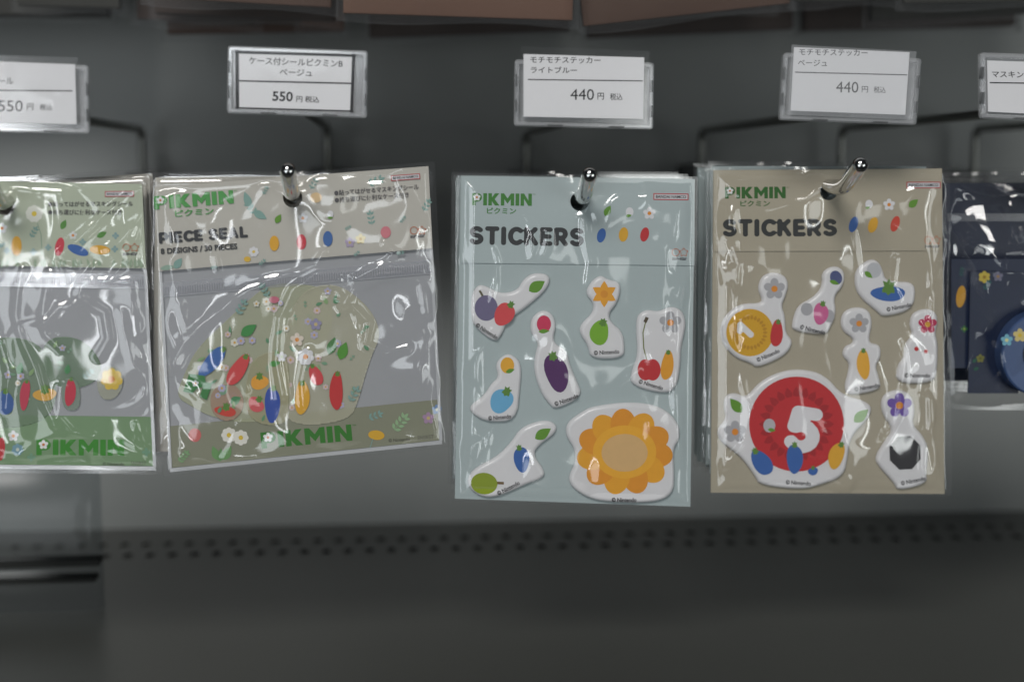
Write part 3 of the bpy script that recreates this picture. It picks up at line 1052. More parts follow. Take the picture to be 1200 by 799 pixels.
blue.film([(536, 203), (817, 207), (812.5, 595.5), (530.5, 586.5)], 21, arcs=[
    ([(560, 210), (585, 216), (602, 228), (612, 248), (624, 272), (622, 300)], 1.3, .55),
    ([(541, 288), (552, 274), (566, 270), (574, 282), (584, 306)], .8, .6),
    ([(541, 296), (552, 310), (556, 340), (556, 400), (557, 470), (550, 540), (540, 575)], 1.6, 1.1),
    ([(683, 250), (684, 280), (690, 306), (686, 330)], 1.5, .55),
    ([(800, 320), (790, 345), (792, 390), (786, 440), (790, 500), (796, 570)], 1.6, 1.1),
    ([(808, 300), (802, 330), (806, 350), (800, 372)], .8, .6),
    ([(575, 500), (568, 540), (545, 580)], 1.0, .6)], creases=6, top=.0042, folds=2.3, swell=1.6, core=.08, side=1.3, edge=.015)

for k in range(7):
    spare_pack('sticker_pack', blue, [(536, 204), (816, 208), (811, 592), (531, 583)], 0.0062 + k * 0.0058, [.3, -.2, 1.0, .5, .1, .8, .4][k],
               'pale blue sticker pack behind the front one on its hook', 'sticker pack', 'pale blue sticker packs behind the front one', blue_card, seed=k)

# ------------------------------------------------------------------ beige pack
EQ = [(836, 199.5), (1104, 197.5), (1107, 578.5), (833, 577)]
beige, beige_card = sticker_pack('sticker_pack', 'beige pack of puffy stickers with large red disc numbered five', (971, 224), 0.012, .2, EQ, (294.5, 293.5), (172, 164, 145), 31, ())
pr = Print(beige, -0.00064)
h8 = zz(810, 170, 3.077)
pr.logo(849.4, 232.8, 71, 13.6, (36, 98, 22), .3).rounded('STICKERS', 847, 277.2, 133, 20.3, (44, 46, 46), .125, .2)
pr.ellipse(*h8(640, 213), 4.4, 5, WHITEP).leaf(*h8(636, 226), 6, 3, 20, LEAF).ellipse(*h8(584, 286), 5, 9.5, BLUE, 18)
pr.flower(*h8(712, 215), 7, WHITEP, ORANGE).ellipse(*h8(654, 288), 5.4, 9.5, YEL, 18)
pr.leaf(*h8(800, 210), 14, 8.4, 40, LEAF).ellipse(*h8(734, 284), 5, 9.5, (204, 66, 44), 18)
pr.maker_marks(1061.8, 220.8, 40, .2, 1087.4, 281.4)
pr.build('printed_header')
a, b, c = zz(825, 290, 5), zz(970, 290, 5), zz(810, 370, 3.077)


def coin(p, cx, cy, r, c0, c1, n, tri, rr):
    p.ellipse(cx, cy, r, r, c0, 0, 48)
    for k in range(n):
        t = 360 * k / n
        p.leaf(cx + rr * math.cos(math.radians(t)), cy + rr * math.sin(math.radians(t)), tri, tri * .62, -t, c1)
    return p


def d1(p):
    coin(p, *a(262, 495), 27.6, (214, 164, 28), (190, 138, 20), 26, 5.6, 18)
    p.ellipse(*a(262, 495), 15.2, 15.2, (214, 164, 28), 0, 30)
    p.rounded('1', *a(248, 548), 12, 23, WHITEP, .15, 47, cell=.05)
    p.flower(*a(405, 240), 12.4, GREYP, ORANGE).berry(*a(418, 500), 7.6, 15, RED, 8)


sticker(beige, Zs(a, [(400, 141), (474, 162), (495, 220), (474, 290), (452, 340), (474, 400), (476, 500), (516, 540), (504, 594), (450, 645), (308, 705), (266, 674), (178, 646), (104, 562), (90, 460), (136, 378), (220, 326), (328, 326), (338, 300), (310, 240), (336, 166)]), d1, (a(308, 668), a(438, 610)))
sticker(beige, Zs(h8, [(515, 432), (552, 452), (549, 506), (512, 545), (522, 600), (504, 652), (484, 686), (364, 670), (362, 640), (381, 578), (440, 548), (472, 508), (468, 456)]),
        lambda p: p.ellipse(*h8(517, 477), 7, 8.4, (76, 86, 132), -20).leaf(*h8(511, 494), 12, 5, -20, LEAF).ellipse(*h8(412, 590), 7, 7.5, GREYP).ellipse(*h8(490, 614), 7, 7.5, GREYP).berry(*h8(462, 606), 8.6, 13, (206, 98, 150), 12),
        (h8(386, 660), h8(476, 682)))
sticker(beige, Zs(b, [(240, 66), (292, 76), (320, 130), (334, 188), (400, 200), (484, 201), (514, 240), (496, 364), (320, 410), (286, 374), (186, 294), (154, 220), (160, 126)]),
        lambda p: p.ellipse(*b(262, 132), 8.6, 9, (190, 192, 196)).leaf(*b(230, 158), 12, 6, -40, LEAF).berry(*b(345, 268), 21, 8.4, BLUE, 4),
        (b(338, 374), b(482, 342)))
sticker(beige, [(1004, 359), (1018, 363), (1022, 378), (1018, 394), (1019, 402), (1031, 403.5), (1032, 418), (1025, 428), (1030, 442), (1032, 457), (992, 463.5), (989, 452), (993.5, 436), (995, 425), (986, 416.5), (989, 405.5), (999, 402), (999, 396), (987, 388), (984, 376), (989, 363.5)],
        lambda p: p.flower(1005, 378.5, 11.5, GREYP, ORANGE).berry(1010, 426, 7.6, 17.5, (232, 172, 48), 0),
        ((1000, 458), (1029, 452.5)))
sticker(beige, [(1082, 361), (1095, 364), (1099, 376), (1095, 390), (1098.5, 402), (1098, 430), (1094, 449), (1049, 449), (1051, 428), (1059, 418), (1059, 404), (1069, 392), (1065, 380), (1068, 367)],
        lambda p: p.flower(1085, 379.5, 11, (186, 42, 84), (214, 160, 50)).ellipse(1072, 408, 2.6, 2.6, RED).ellipse(1083, 411, 2.4, 2.4, RED),
        ((1058, 441.5), (1088, 441.5)))


def d5(p):
    coin(p, *c(375, 387), 55.4, (196, 36, 42), (168, 24, 32), 24, 14, 37)
    p.ellipse(*c(375, 387), 32.5, 32.5, (196, 36, 42), 0, 40)
    p.rounded('5', *c(320, 478), 42, 54, WHITEP, .135, -9, cell=.03)
    p.leaf(*c(157, 320), 21, 12, 130, LEAF).flower(*c(154, 415), 13, GREYP, ORANGE).leaf(*c(607, 357), 22, 12, 42, LEAF)
    p.ellipse(*c(277, 392), 7, 8, (186, 186, 190)).leaf(*c(286, 408), 9, 4.4, -10, LEAF)
    p.berry(*c(250, 525), 10, 17, BLUE, -30).berry(*c(368, 512), 9, 18, BLUE, 0).berry(*c(434, 556), 6, 4.4, BLUE, 0).berry(*c(518, 500), 9, 15.5, YEL, 24)


sticker(beige, Zs(c, [(395, 190), (480, 210), (545, 286), (622, 304), (652, 328), (636, 372), (574, 432), (564, 500), (550, 576), (472, 606), (400, 626), (246, 610), (228, 576), (176, 504), (104, 454), (89, 410), (126, 370), (115, 330), (120, 285), (160, 275), (196, 296), (246, 236), (318, 200)]), d5, (c(336, 603), c(426, 608)))
sticker(beige, Zs(c, [(740, 261), (794, 282), (806, 340), (794, 390), (834, 428), (856, 480), (846, 560), (850, 604), (742, 630), (730, 602), (674, 542), (659, 510), (696, 450), (727, 408), (684, 350), (684, 286)]),
        lambda p: p.flower(*c(745, 320), 14.6, (112, 84, 168), ORANGE).poly([(c(765, 490)[0] + 19.5 * math.cos(math.radians(q * 45 + 20)), c(765, 490)[1] + 21 * math.sin(math.radians(q * 45 + 20))) for q in range(8)], (44, 42, 46)),
        (c(752, 608), c(840, 588)))
beige.film([(833, 196.5), (1112, 194.5), (1114.5, 580.5), (831, 579.5)], 51, arcs=[
    ([(838, 274), (850, 290), (860, 300), (872, 310)], 1.6, .7),
    ([(1090, 340), (1082, 370), (1088, 410), (1078, 450), (1080, 500), (1092, 560)], 1.5, 1.1),
    ([(1104, 330), (1094, 360), (1100, 372)], .8, .6),
    ([(840, 300), (846, 340), (838, 380), (840, 440), (846, 500), (842, 560)], 1.1, .9),
    ([(985, 555), (1030, 560), (1075, 556)], 1.0, .5),
    ([(930, 575), (960, 582)], .8, .5),
    ([(1044, 300), (1040, 330), (1048, 345)], .9, .5)], creases=6, top=.0042, folds=2.3, swell=1.5, core=.07, side=1.3, edge=.015)
for k in range(7):
    spare_pack('sticker_pack', beige, [(833, 197), (1110, 195), (1112, 576), (831, 575)], 0.0062 + k * 0.0058, [.7, -.3, .3, .9, -.1, .5, .2][k],
               'beige sticker pack behind the front one on its hook', 'sticker pack', 'beige sticker packs behind the front one', beige_card, seed=k)


# ------------------------------------------------------------------ zip-case seal packs
FROST = mat('frosted_case', rgb(164, 166, 170, 1.0), 0.35, var=0.05, scale=60)
SEAM = film_mat('case_seam', base=.12, gain=.6, rough=.15, haze=.6)
ZIP = film_mat('zip_strip', tint=(.95, .95, .97), base=.14, gain=.7, rough=.12, haze=.30)


def lerp(p, q, t): return (p[0] + (q[0] - p[0]) * t, p[1] + (q[1] - p[1]) * t)


def quad_pt(q, u, v): return lerp(lerp(q[0], q[1], u), lerp(q[3], q[2], u), v)


def seal_pack(label, hole, y, ang, quad, hv, head_c, band_c, band_v, zip_v):
    pk = Pack('seal_pack', hole, y, ang)
    tag(pk.o, label, 'seal pack')
    hc = mat('seal_header_%d' % head_c[0], rgb(*head_c, 1.0), .5, var=.03, scale=300)
    bc = mat('seal_band_%d' % band_c[0], rgb(*band_c, .85), .4, var=.03, scale=200)
    sub = lambda u0, u1, v0, v1: [quad_pt(quad, u0, v0), quad_pt(quad, u1, v0), quad_pt(quad, u1, v1), quad_pt(quad, u0, v1)]
    pk.slab('case_sheet', sub(.012, .985, hv - .03, .994), 0.0012, 0.0016, FROST, hole=False)
    pk.slab('header_card', sub(.008, .986, .006, hv), -0.0006, 0.0, hc)
    pk.slab('print_band', sub(.02, .978, band_v, .982), 0.0008, 0.0011, bc, hole=False)
    for u0, u1, v0, v1, nm in ((.012, .985, .983, .996, 'bottom_seam'), (.010, .020, hv, .983, 'side_seam'), (.976, .987, hv, .983, 'side_seam')):
        pk.slab(nm, sub(u0, u1, v0, v1), 0.0002, 0.0007, SEAM, hole=False)
    # zip: two ribbed rails
    q = sub(.02, .978, zip_v, zip_v + .022)
    v, f = [], []
    n = 110
    for k in range(n):
        t0, t1 = k / n, (k + .62) / n
        pts = [quad_pt(q, t0, 0), quad_pt(q, t1, 0), quad_pt(q, t1, 1), quad_pt(q, t0, 1)]
        m = len(v)
        for p_ in pts:
            lx, lz = pk.L(*p_); v.append((lx, -0.0004, lz))
        for p_ in pts:
            lx, lz = pk.L(*p_); v.append((lx, 0.0005, lz))
        f += [(m, m + 1, m + 2, m + 3), (m, m + 4, m + 5, m + 1), (m + 1, m + 5, m + 6, m + 2), (m + 2, m + 6, m + 7, m + 3), (m + 3, m + 7, m + 4, m)]
    zo = pk.slab('zip_strip', sub(.018, .98, zip_v - .016, zip_v + .034), 0.0005, 0.0009, ZIP, hole=False)
    mesh_obj('zip_ribs', v, f, ZIP, zo)
    return pk, hc, sub


def flake(pk, out, depth, col, draw, name='seal_flake', al=None):
    m = mat('flake_%d_%d' % (col[0], col[2]), rgb(*col, .88), .3, var=.04, scale=90)
    if not m.get('see'):
        m['see'] = 1
        nt = m.node_tree
        tr, mx = nt.nodes.new('ShaderNodeBsdfTransparent'), nt.nodes.new('ShaderNodeMixShader')
        mx.inputs[0].default_value = .62
        nt.links.new(tr.outputs[0], mx.inputs[1])
        nt.links.new(nt.nodes['Principled BSDF'].outputs[0], mx.inputs[2])
        nt.links.new(mx.outputs[0], nt.nodes['Material Output'].inputs[0])
    st = pk.puffy(out, depth, height=0.00022, rim=1.2, name=name, m=m, cell=1.6)
    p = Print(pk, depth - .00026)
    xs, ys = [q[0] for q in out], [q[1] for q in out]
    fr = random.Random(int(sum(xs)))
    pts = chaikin(out, 2)
    for k in range(int((max(xs) - min(xs)) * (max(ys) - min(ys)) / 420)):
        x, y = fr.uniform(min(xs), max(xs)), fr.uniform(min(ys), max(ys))
        if float(sdf_poly(np.array([x]), np.array([y]), pts)[0]) > -7: continue
        t = fr.random()
        if t < .4: p.leaf(x, y, fr.uniform(6, 11), fr.uniform(3, 5), fr.uniform(0, 180), fr.choice([(120, 160, 130), (140, 172, 120), (96, 148, 110)]))
        elif t < .75: p.flower(x, y, fr.uniform(3.2, 5), fr.choice([(220, 218, 205), (210, 190, 190), (180, 176, 200)]), (214, 170, 80), fr.choice([5, 6, 7]))
        else: p.sprig(x, y, 7, fr.uniform(30, 150), (130, 168, 140), 2)
    draw(p)
    p.build('printed_motif', st)
    return st


TEAL = (132, 168, 160)
SQ = [(178, 217.5), (506.5, 192.5), (523, 521), (195, 555)]
seal, seal_hc, _ = seal_pack('beige seal pack hanging crooked with green lettering on its bottom band', (343, 232), -0.004, 4.4, SQ, .298, (194, 191, 182), (150, 152, 130), .838, .355)
pr = Print(seal, -0.00064)
z4 = zz(170, 180, 3.3333)
for x, y, ln, an in ((440, 205, 28, 130), (655, 110, 22, 60), (880, 90, 30, 20), (895, 250, 26, 100), (1095, 195, 24, 60), (790, 268, 12, 30), (1005, 240, 14, 50), (265, 418, 12, 10), (455, 405, 14, 40), (990, 362, 14, 10), (470, 130, 16, 60), (825, 370, 12, 40)):
    pr.sprig(*z4(x - 8, y + 28), ln * .6, an, TEAL, 3)
pr.leaf(*z4(130, 428), 15, 9, 55, TEAL).leaf(*z4(90, 444), 18, 6, 10, (150, 176, 160)).leaf(*z4(400, 180), 20, 9, 110, TEAL).leaf(*z4(450, 240), 18, 9, -30, TEAL)
pr.ellipse(*z4(940, 307), 6, 7, (214, 128, 138)).ellipse(*z4(668, 172), 7, 6, (226, 196, 150)).flower(*z4(425, 383), 6, WHITEP, (226, 196, 90), 7).ellipse(*z4(400, 412), 4, 3.2, (224, 182, 60))
pr.flower(*z4(800, 347), 6, (176, 162, 190), (200, 180, 120)).flower(*z4(842, 333), 6, (226, 210, 150), (206, 170, 70))
pr.logo(181.6, 245.6, 93, 15.6, (80, 160, 80), 4.5).rounded('PIECE SEAL', 187, 285.6, 104, 13.2, (50, 52, 56), .125, 4.2, cell=.045)
pr.text('8 DESIGNS / 30 PIECES', 188.8, 298, 90, 6.8, (58, 60, 62), .035, 4.0)
pr.text('●貼ってはがせるマスキングシール', 392, 229.6, 99, 6.6, (84, 82, 84), .012, 4.4).text('●持ち運びに便利なケース付き', 392.5, 237.8, 87, 6.4, (84, 82, 84), .012, 4.2)
for (x, y, cl, rt), (lx, ly, t) in zip(((505, 350, YEL, 0), (611, 345, (206, 52, 66), 0), (714, 332, (62, 106, 170), 0)), ((521, 254, 0), (617, 252, 1), (724, 250, 2))):
    pr.ellipse(*z4(x, y), 5.6, 9, cl, rt)
    if t == 0: pr.leaf(*z4(lx, ly), 12, 7, 60, LEAF)
    elif t == 1: pr.flower(*z4(lx, ly), 6, WHITEP, ORANGE)
    else: pr.ellipse(*z4(lx, ly - 14), 3.6, 4, WHITEP).leaf(*z4(lx, ly), 7, 3, 0, LEAF)
pr.maker_marks(458.5, 212.3, 34, 4.4, 485, 270)
pr.build('printed_header')

CREAM, CREAM2 = (216, 214, 188), (206, 210, 176)
z7, z8b, zl = zz(170, 320, 3.328), zz(340, 290, 2.96), zz(300, 480, 5.217)
flake(seal, Zs(z7, [(118, 482), (150, 398), (196, 300), (300, 200), (400, 108), (480, 44), (600, 40), (700, 60), (740, 160), (700, 300), (640, 440), (520, 560), (400, 590), (250, 560), (180, 520)]), 0.0010, CREAM2,
      lambda p: (p.leaf(*z7(404, 222), 22, 12, 35, (62, 142, 70)), p.berry(*z7(262, 345), 9, 21, BLUE, 42), p.berry(*z7(362, 378), 9, 20, (212, 70, 70), 30), p.sprig(*z7(480, 90), 16, 120, TEAL, 3), p.sprig(*z7(360, 160), 18, 60, TEAL, 3), p.ellipse(*z7(503, 104), 6, 4, (200, 110, 130)),
                 p.poly(Zs(z7, [(148, 462), (172, 392), (232, 400), (238, 440), (200, 450), (184, 468)]), (58, 130, 66)), p.poly(Zs(z7, [(212, 482), (232, 424), (262, 430), (240, 494)]), (58, 130, 66)), p.flower(*z7(196, 430), 4, WHITEP, ORANGE)))
flake(seal, [(352, 345), (372, 334), (398, 334), (424, 352), (440, 372), (446, 394), (436, 416), (428, 440), (420, 470), (410, 492), (360, 500), (330, 490), (330, 420), (338, 370)], 0.00076, CREAM,
      lambda p: (p.flower(358, 418, 10, WHITEP, ORANGE, 7), p.leaf(402, 411, 22, 12, 70, (82, 150, 48)), p.leaf(389, 405, 22, 11, 70, (74, 130, 70)), p.berry(394, 458, 8, 22, (200, 46, 46), 4), p.berry(370, 440, 7, 13, (212, 70, 74), -20), p.berry(354, 466, 9, 19, YEL, 0), p.flower(348, 398, 8, (226, 214, 200), ORANGE), p.sprig(410, 470, 18, 60, TEAL, 3), p.flower(370, 380, 7, (150, 146, 176), (200, 180, 130))))
flake(seal, [(246, 462), (256, 451), (272, 449), (284, 460), (286, 478), (276, 492), (260, 494), (247, 482)], 0.00064, (206, 170, 146),
      lambda p: (p.leaf(262, 457, 14, 9, 60, (120, 158, 130)), p.leaf(276, 469, 14, 10, 30, (74, 140, 90)), p.berry(264, 482, 12, 6, (206, 66, 50), 10)))
flake(seal, [(290, 430), (306, 414), (334, 410), (340, 440), (338, 478), (336, 497), (306, 499), (286, 482)], 0.00052, (200, 196, 158),
      lambda p: (p.berry(319, 474, 9, 21, (44, 78, 168), 4), p.berry(304, 448, 11, 8, (232, 164, 54), 0), p.leaf(322, 426, 14, 7, 10, (76, 150, 66)), p.flower(309, 398, 0.1, WHITEP, ORANGE), p.berry(300, 474, 10, 8, (214, 92, 96), 30), p.flower(330, 418, 6, WHITEP, (210, 220, 200))))
pr = Print(seal, 0.00074)
pr.logo(306.4, 526, 107, 19, (46, 122, 28), 5.2, jp=False)
pr.text(C_N, 455.5, 518.4, 25, 4, (70, 70, 60), .01, 5).text('SNSR5T', 489.5, 516, 19, 5, (100, 100, 90), 0, 5)
for x, y, r in ((268, 510, 9), (282, 513, 9)):
    pr.flower(x, y, r, (232, 230, 220), (222, 190, 60), 8)
pr.ellipse(228, 510, 7.5, 8, (208, 108, 104)).leaf(252, 531, 18, 9, 110, (110, 158, 96)).leaf(266, 531, 19, 10, 60, (110, 158, 96)).leaf(258, 533, 16, 8, 85, (104, 150, 92)).ellipse(441, 510, 9.6, 5.6, (222, 172, 42), 6).stem([(437, 514), (433, 527)], .9, TEAL)
pr.sprig(462, 504, 22, 50, (150, 184, 140), 4).sprig(432, 490, 16, 20, TEAL, 3).flower(502, 490, 7, (170, 140, 170), (200, 180, 120)).flower(512, 480, 6, (120, 150, 190), (220, 220, 200)).sprig(210, 541, 15, 50, (130, 170, 120), 4)
pr.build('printed_band')
ARC = [
    ([(200, 470), (212, 432), (232, 398), (262, 370), (300, 346), (330, 338)], 1.6, .8),
    ([(345, 470), (336, 430), (338, 380), (352, 348), (378, 332), (402, 340), (414, 360)], 1.5, 1.0),
    ([(410, 372), (424, 344), (450, 328), (478, 330), (500, 350), (508, 385)], 1.5, .9),
    ([(392, 360), (420, 372), (440, 392), (436, 418), (460, 430), (486, 424)], 1.3, .8),
    ([(214, 500), (222, 525), (240, 545)], 1.1, .6),
    ([(296, 500), (288, 525), (280, 540)], 1.0, .5),
    ([(372, 420), (366, 455), (370, 485)], 1.2, .7),
    ([(262, 320), (258, 305), (268, 296), (280, 294)], 1.0, .6),
    ([(385, 306), (376, 320), (350, 330), (318, 334)], 1.1, .6),
    ([(455, 300), (468, 312), (452, 326), (420, 338)], 1.0, .6),
    ([(186, 235), (192, 270), (188, 310)], 1.2, .6)]
seal.film([(175.5, 214.5), (509, 189.5), (526, 523.5), (192.5, 557.5)], 71, top=.0034, floor=.0012, amp=1.0, creases=5, folds=1.0, arcs=ARC, swell=2.1, vbias=1.3)
for k in range(6):
    spare_pack('seal_pack', seal, [(175, 216), (506, 192), (522, 519), (193, 552)], 0.0068 + k * 0.0062, [-3.6, -4.3, -3.9, -4.8, -3.2, -4.1][k],
               'beige seal pack behind the crooked one on its hook', 'seal pack', 'beige seal packs behind the crooked one', seal_hc, seed=k)

# green one, cut by the frame
GQ = [(-150, 207), (171, 214), (187.5, 552.5), (-146, 549)]
green, green_hc, _ = seal_pack('green seal pack with meadow flower header and green bottom band', (6, 241), -0.004, -.6, GQ, .297, (184, 193, 172), (130, 164, 120), .812, .335)
pr = Print(green, -0.00064)
g = zz(0, 190, 5.4545)
pr.flower(*g(220, 330), 10, (222, 224, 214), (222, 196, 70), 9).stem(Zs(g, [(240, 390), (264, 460), (270, 590)]), 1, (146, 170, 150)).flower(*g(14, 422), 6.5, WHITEP, ORANGE)
pr.leaf(*g(408, 398), 12.5, 7, 65, (82, 140, 56)).leaf(*g(652, 462), 13, 7, 25, (82, 140, 56)).ellipse(*g(382, 540), 5.2, 11, (206, 52, 70), 12).flower(*g(468, 468), 5, (214, 218, 216), ORANGE)
pr.ellipse(*g(500, 562), 13, 5.4, BLUE, 22).ellipse(*g(640, 560), 12, 5.4, YEL, 4).ellipse(*g(108, 535), 6, 11.5, YEL, 0)
for x, y in ((310, 545), (740, 470), (735, 555), (215, 572), (45, 565), (530, 510)):
    pr.flower(*g(x, y), 4, (136, 168, 172), (150, 178, 170), 4)
pr.sprig(*g(200, 480), 13, 60, TEAL, 3).leaf(*g(15, 530), 10, 5, 30, TEAL)
rg = random.Random(5)
for k in range(46):
    x = rg.uniform(-140, 166)
    pr.leaf(x, 308, rg.uniform(7, 13), rg.uniform(3, 5), rg.uniform(70, 110), (156, 176, 150))
pr.text('●貼ってはがせるマスキングシール', 57, 242.6, 99, 6.4, (84, 84, 84), .012, .5).text('●持ち運びに便利なケース付き', 57, 251.8, 86, 6.2, (84, 84, 84), .012, 0)
pr.maker_marks(123.4, 230.6, 34, .4, 148.5, 290)
pr.build('printed_header')
g1 = zz(0, 300, 3.075)
flake(green, Zs(g1, [(-160, 420), (-120, 320), (0, 290), (100, 300), (160, 340), (200, 420), (200, 560), (100, 620), (-100, 620)]), 0.0010, (128, 158, 122),
      lambda p: (p.leaf(*g1(70, 405), 15, 8, 75, (70, 140, 84)), p.berry(*g1(88, 500), 6, 17, (200, 60, 84), 8), p.berry(*g1(18, 530), 9, 15, (58, 96, 160), 0), p.berry(*g1(160, 500), 14, 7, (222, 170, 70), 0)))
flake(green, Zs(g1, [(150, 330), (190, 290), (270, 292), (330, 330), (370, 400), (350, 450), (280, 480), (190, 470), (152, 400)]), 0.00078, (120, 152, 116),
      lambda p: (p.leaf(*g1(242, 408), 12, 7, 80, (70, 140, 84)), p.sprig(*g1(300, 440), 14, 40, TEAL, 3)))
flake(green, Zs(g1, [(215, 450), (250, 438), (285, 452), (290, 540), (265, 560), (225, 550)]), 0.00064, (150, 170, 150), lambda p: p.berry(*g1(252, 492), 6, 17, (204, 52, 74), 4))
flake(green, Zs(g1, [(345, 450), (365, 405), (405, 392), (440, 420), (444, 470), (410, 520), (360, 515)]), 0.00056, (198, 200, 178),
      lambda p: p.flower(*g1(402, 444), 13, (222, 188, 66), ORANGE, 7))
pr = Print(green, 0.00074)
pr.logo(42, 533.4, 103, 18.6, (52, 140, 30), -.4, jp=False)
pr.text(C_N, 120, 545.8, 25, 4, (70, 74, 64), .01, -.4).text('SNSR5T', 153, 545.6, 18, 5, (100, 104, 92), 0, -.4)
pr.flower(15, 511, 6.5, WHITEP, ORANGE).flower(20, 527, 7, (120, 160, 176), (200, 210, 200), 7).flower(36, 536, 5, (116, 158, 130), (116, 158, 130), 4).flower(171, 530, 5, (116, 158, 130), (116, 158, 130), 4).berry(0, 525, 5, 15, RED, 0)
pr.build('printed_band')
green.film([(-153, 204), (174, 211), (190.5, 555), (-149, 552)], 91, top=.0034, floor=.0012, amp=1.0, creases=9, folds=1.35, swell=2.1, vbias=1.1, arcs=[
    ([(28, 318), (22, 340), (18, 372), (26, 400), (40, 430), (50, 470), (62, 500)], 1.1, .9),
    ([(60, 322), (54, 350), (50, 372), (54, 394), (70, 410)], 1.1, .8),
    ([(52, 380), (70, 362), (98, 356), (120, 370), (124, 400), (112, 420)], 1.2, .9),
    ([(76, 330), (70, 310), (84, 316)], .9, .6), ([(100, 330), (112, 314), (106, 334)], .9, .6), ([(128, 332), (140, 318)], .9, .6),
    ([(75, 300), (110, 268), (150, 232)], 1.3, .8),
    ([(166, 230), (168, 270), (160, 300)], 1.1, .7),
    ([(70, 455), (66, 490), (80, 508), (100, 512)], 1.2, .8),
    ([(0, 400), (10, 440), (6, 480)], 1.2, .8),
    ([(150, 500), (158, 520), (170, 535)], .9, .6)])
for k in range(6):
    spare_pack('seal_pack', green, [(-150, 207), (171, 214), (187, 550), (-146, 547)], 0.0068 + k * 0.0062, [2.2, 3.4, 1.4, 4.2, 2.8, 3.6][k],
               'green seal pack behind the front one on its hook', 'seal pack', 'green seal packs behind the front one', green_hc, seed=k)

# ------------------------------------------------------------------ bag with the navy tape rolls
nb = Pack('tape_bag', (1240, 237), 0.020, -.4)
tag(nb.o, 'clear zip bag with navy card and round blue tape roll', 'tape bag')
NAVY = mat('navy_card', (0.012, 0.020, 0.050, 1), .35, var=.2, scale=120)
ROLL = mat('blue_roll', (0.045, 0.085, 0.20, 1), .3, var=.2, scale=60)
nb.slab('navy_card', [(1117, 304), (1330, 304), (1330, 432), (1117, 432)], 0.0025, 0.0032, NAVY, hole=False)
nb.slab('tape_strip', [(1138, 318), (1196, 320), (1194, 461), (1135, 461)], 0.0004, 0.0012, NAVY, hole=False)
pr = Print(nb, 0.00034)
z5 = zz(1090, 180, 2.5)
pr.flower(*z5(160, 362), 7, (190, 170, 70), (150, 120, 40), 6).flower(*z5(200, 360), 6, (110, 110, 130), (150, 120, 80)).sprig(*z5(160, 398), 12, 60, (40, 90, 90), 3).flower(*z5(148, 600), 5, (120, 120, 60), (90, 90, 40)).leaf(*z5(132, 606), 7, 4, 40, (40, 90, 70)).leaf(*z5(136, 630), 7, 4, 20, (40, 90, 70))
pr.build('printed_motif')
pr = Print(nb, 0.00244)
pr.ellipse(*z5(96, 420), 5.5, 13, (190, 140, 40), 8).flower(*z5(106, 515), 4, (60, 110, 60), (150, 170, 80), 4).sprig(*z5(96, 360), 10, 80, (40, 80, 80), 3)
pr.build('printed_motif')
# the roll: a cored disc, its printed tape face to the front
bm = bmesh.new()
cx, cz = nb.L(1214, 412)
R0, R1, N = 0.0215, 0.0105, 56
ringv = []
for rr, yy in ((R1, 0.0), (R1, -0.0085), (R1 + .0006, -0.0091), (R0 - .0008, -0.0091), (R0, -0.0083), (R0, 0.0)):
    ringv.append([bm.verts.new((cx + rr * math.cos(2 * math.pi * k / N), yy, cz + rr * math.sin(2 * math.pi * k / N))) for k in range(N)])
for i in range(6):
    j = (i + 1) % 6
    for k in range(N):
        k2 = (k + 1) % N
        bm.faces.new((ringv[i][k], ringv[i][k2], ringv[j][k2], ringv[j][k]))
bmesh.ops.recalc_face_normals(bm, faces=bm.faces)
me = bpy.data.meshes.new('tape_roll'); bm.to_mesh(me); bm.free(); me.materials.append(ROLL)
ro = bpy.data.objects.new('tape_roll', me); COL.objects.link(ro); ro.parent = nb.o
pr = Print(nb, -0.00915)
pr.flower(*z5(202, 540), 7, (120, 180, 200), (220, 220, 160)).flower(*z5(240, 526), 8, (214, 196, 130), (220, 190, 60)).leaf(*z5(270, 520), 12, 7, 70, (214, 170, 50)).flower(*z5(268, 575), 6, (200, 160, 60), (160, 120, 40))
pr.build('printed_motif', ro)
zs = nb.slab('zip_strip', [(1110, 250), (1366, 251), (1366, 260), (1110, 259)], -0.0006, -0.0002, film_mat('zip_clear', base=.08, gain=.7, rough=.15, haze=.05), hole=False)
nb.film([(1105, 196), (1368, 197), (1372, 482), (1098, 479)], 131, top=.004, floor=.0, amp=1.3, creases=24, swell=1.4, edge=.02, bulge=.017, m=film_mat('bag_film', base=.05, gain=.7, rough=.07, haze=.0), arcs=[
    ([(1108, 262), (1128, 310), (1150, 380), (1160, 440), (1158, 470)], 1.2, 1.1), ([(1108, 265), (1150, 300), (1200, 330)], 1.2, 1.0),
    ([(1160, 470), (1180, 400), (1196, 360)], 1.0, .9), ([(1110, 470), (1150, 460), (1200, 476)], 1.0, .8),
    ([(1112, 220), (1160, 228), (1230, 222)], 2.2, 1.0), ([(1112, 282), (1160, 290), (1230, 286)], 1.2, .8)])

for k in range(5):
    spare_pack('tape_bag', nb, [(1112, 205), (1366, 206), (1368, 470), (1108, 468)], 0.018 + k * 0.014, [.5, -.6, .9, .2, -.4][k],
               'navy tape bag behind the front one on its hook', 'tape bag', 'navy tape bags behind the front one', NAVY, seed=k, margin=14)

# ------------------------------------------------------------------ brown goods hanging in the row above
BROWN = [mat('brown_board_%d' % i, c_, .6, var=.10, scale=25, bump=.03) for i, c_ in enumerate(((.17, .085, .052, 1), (.105, .054, .034, 1), (.05, .030, .022, 1), (.036, .035, .028, 1)))]


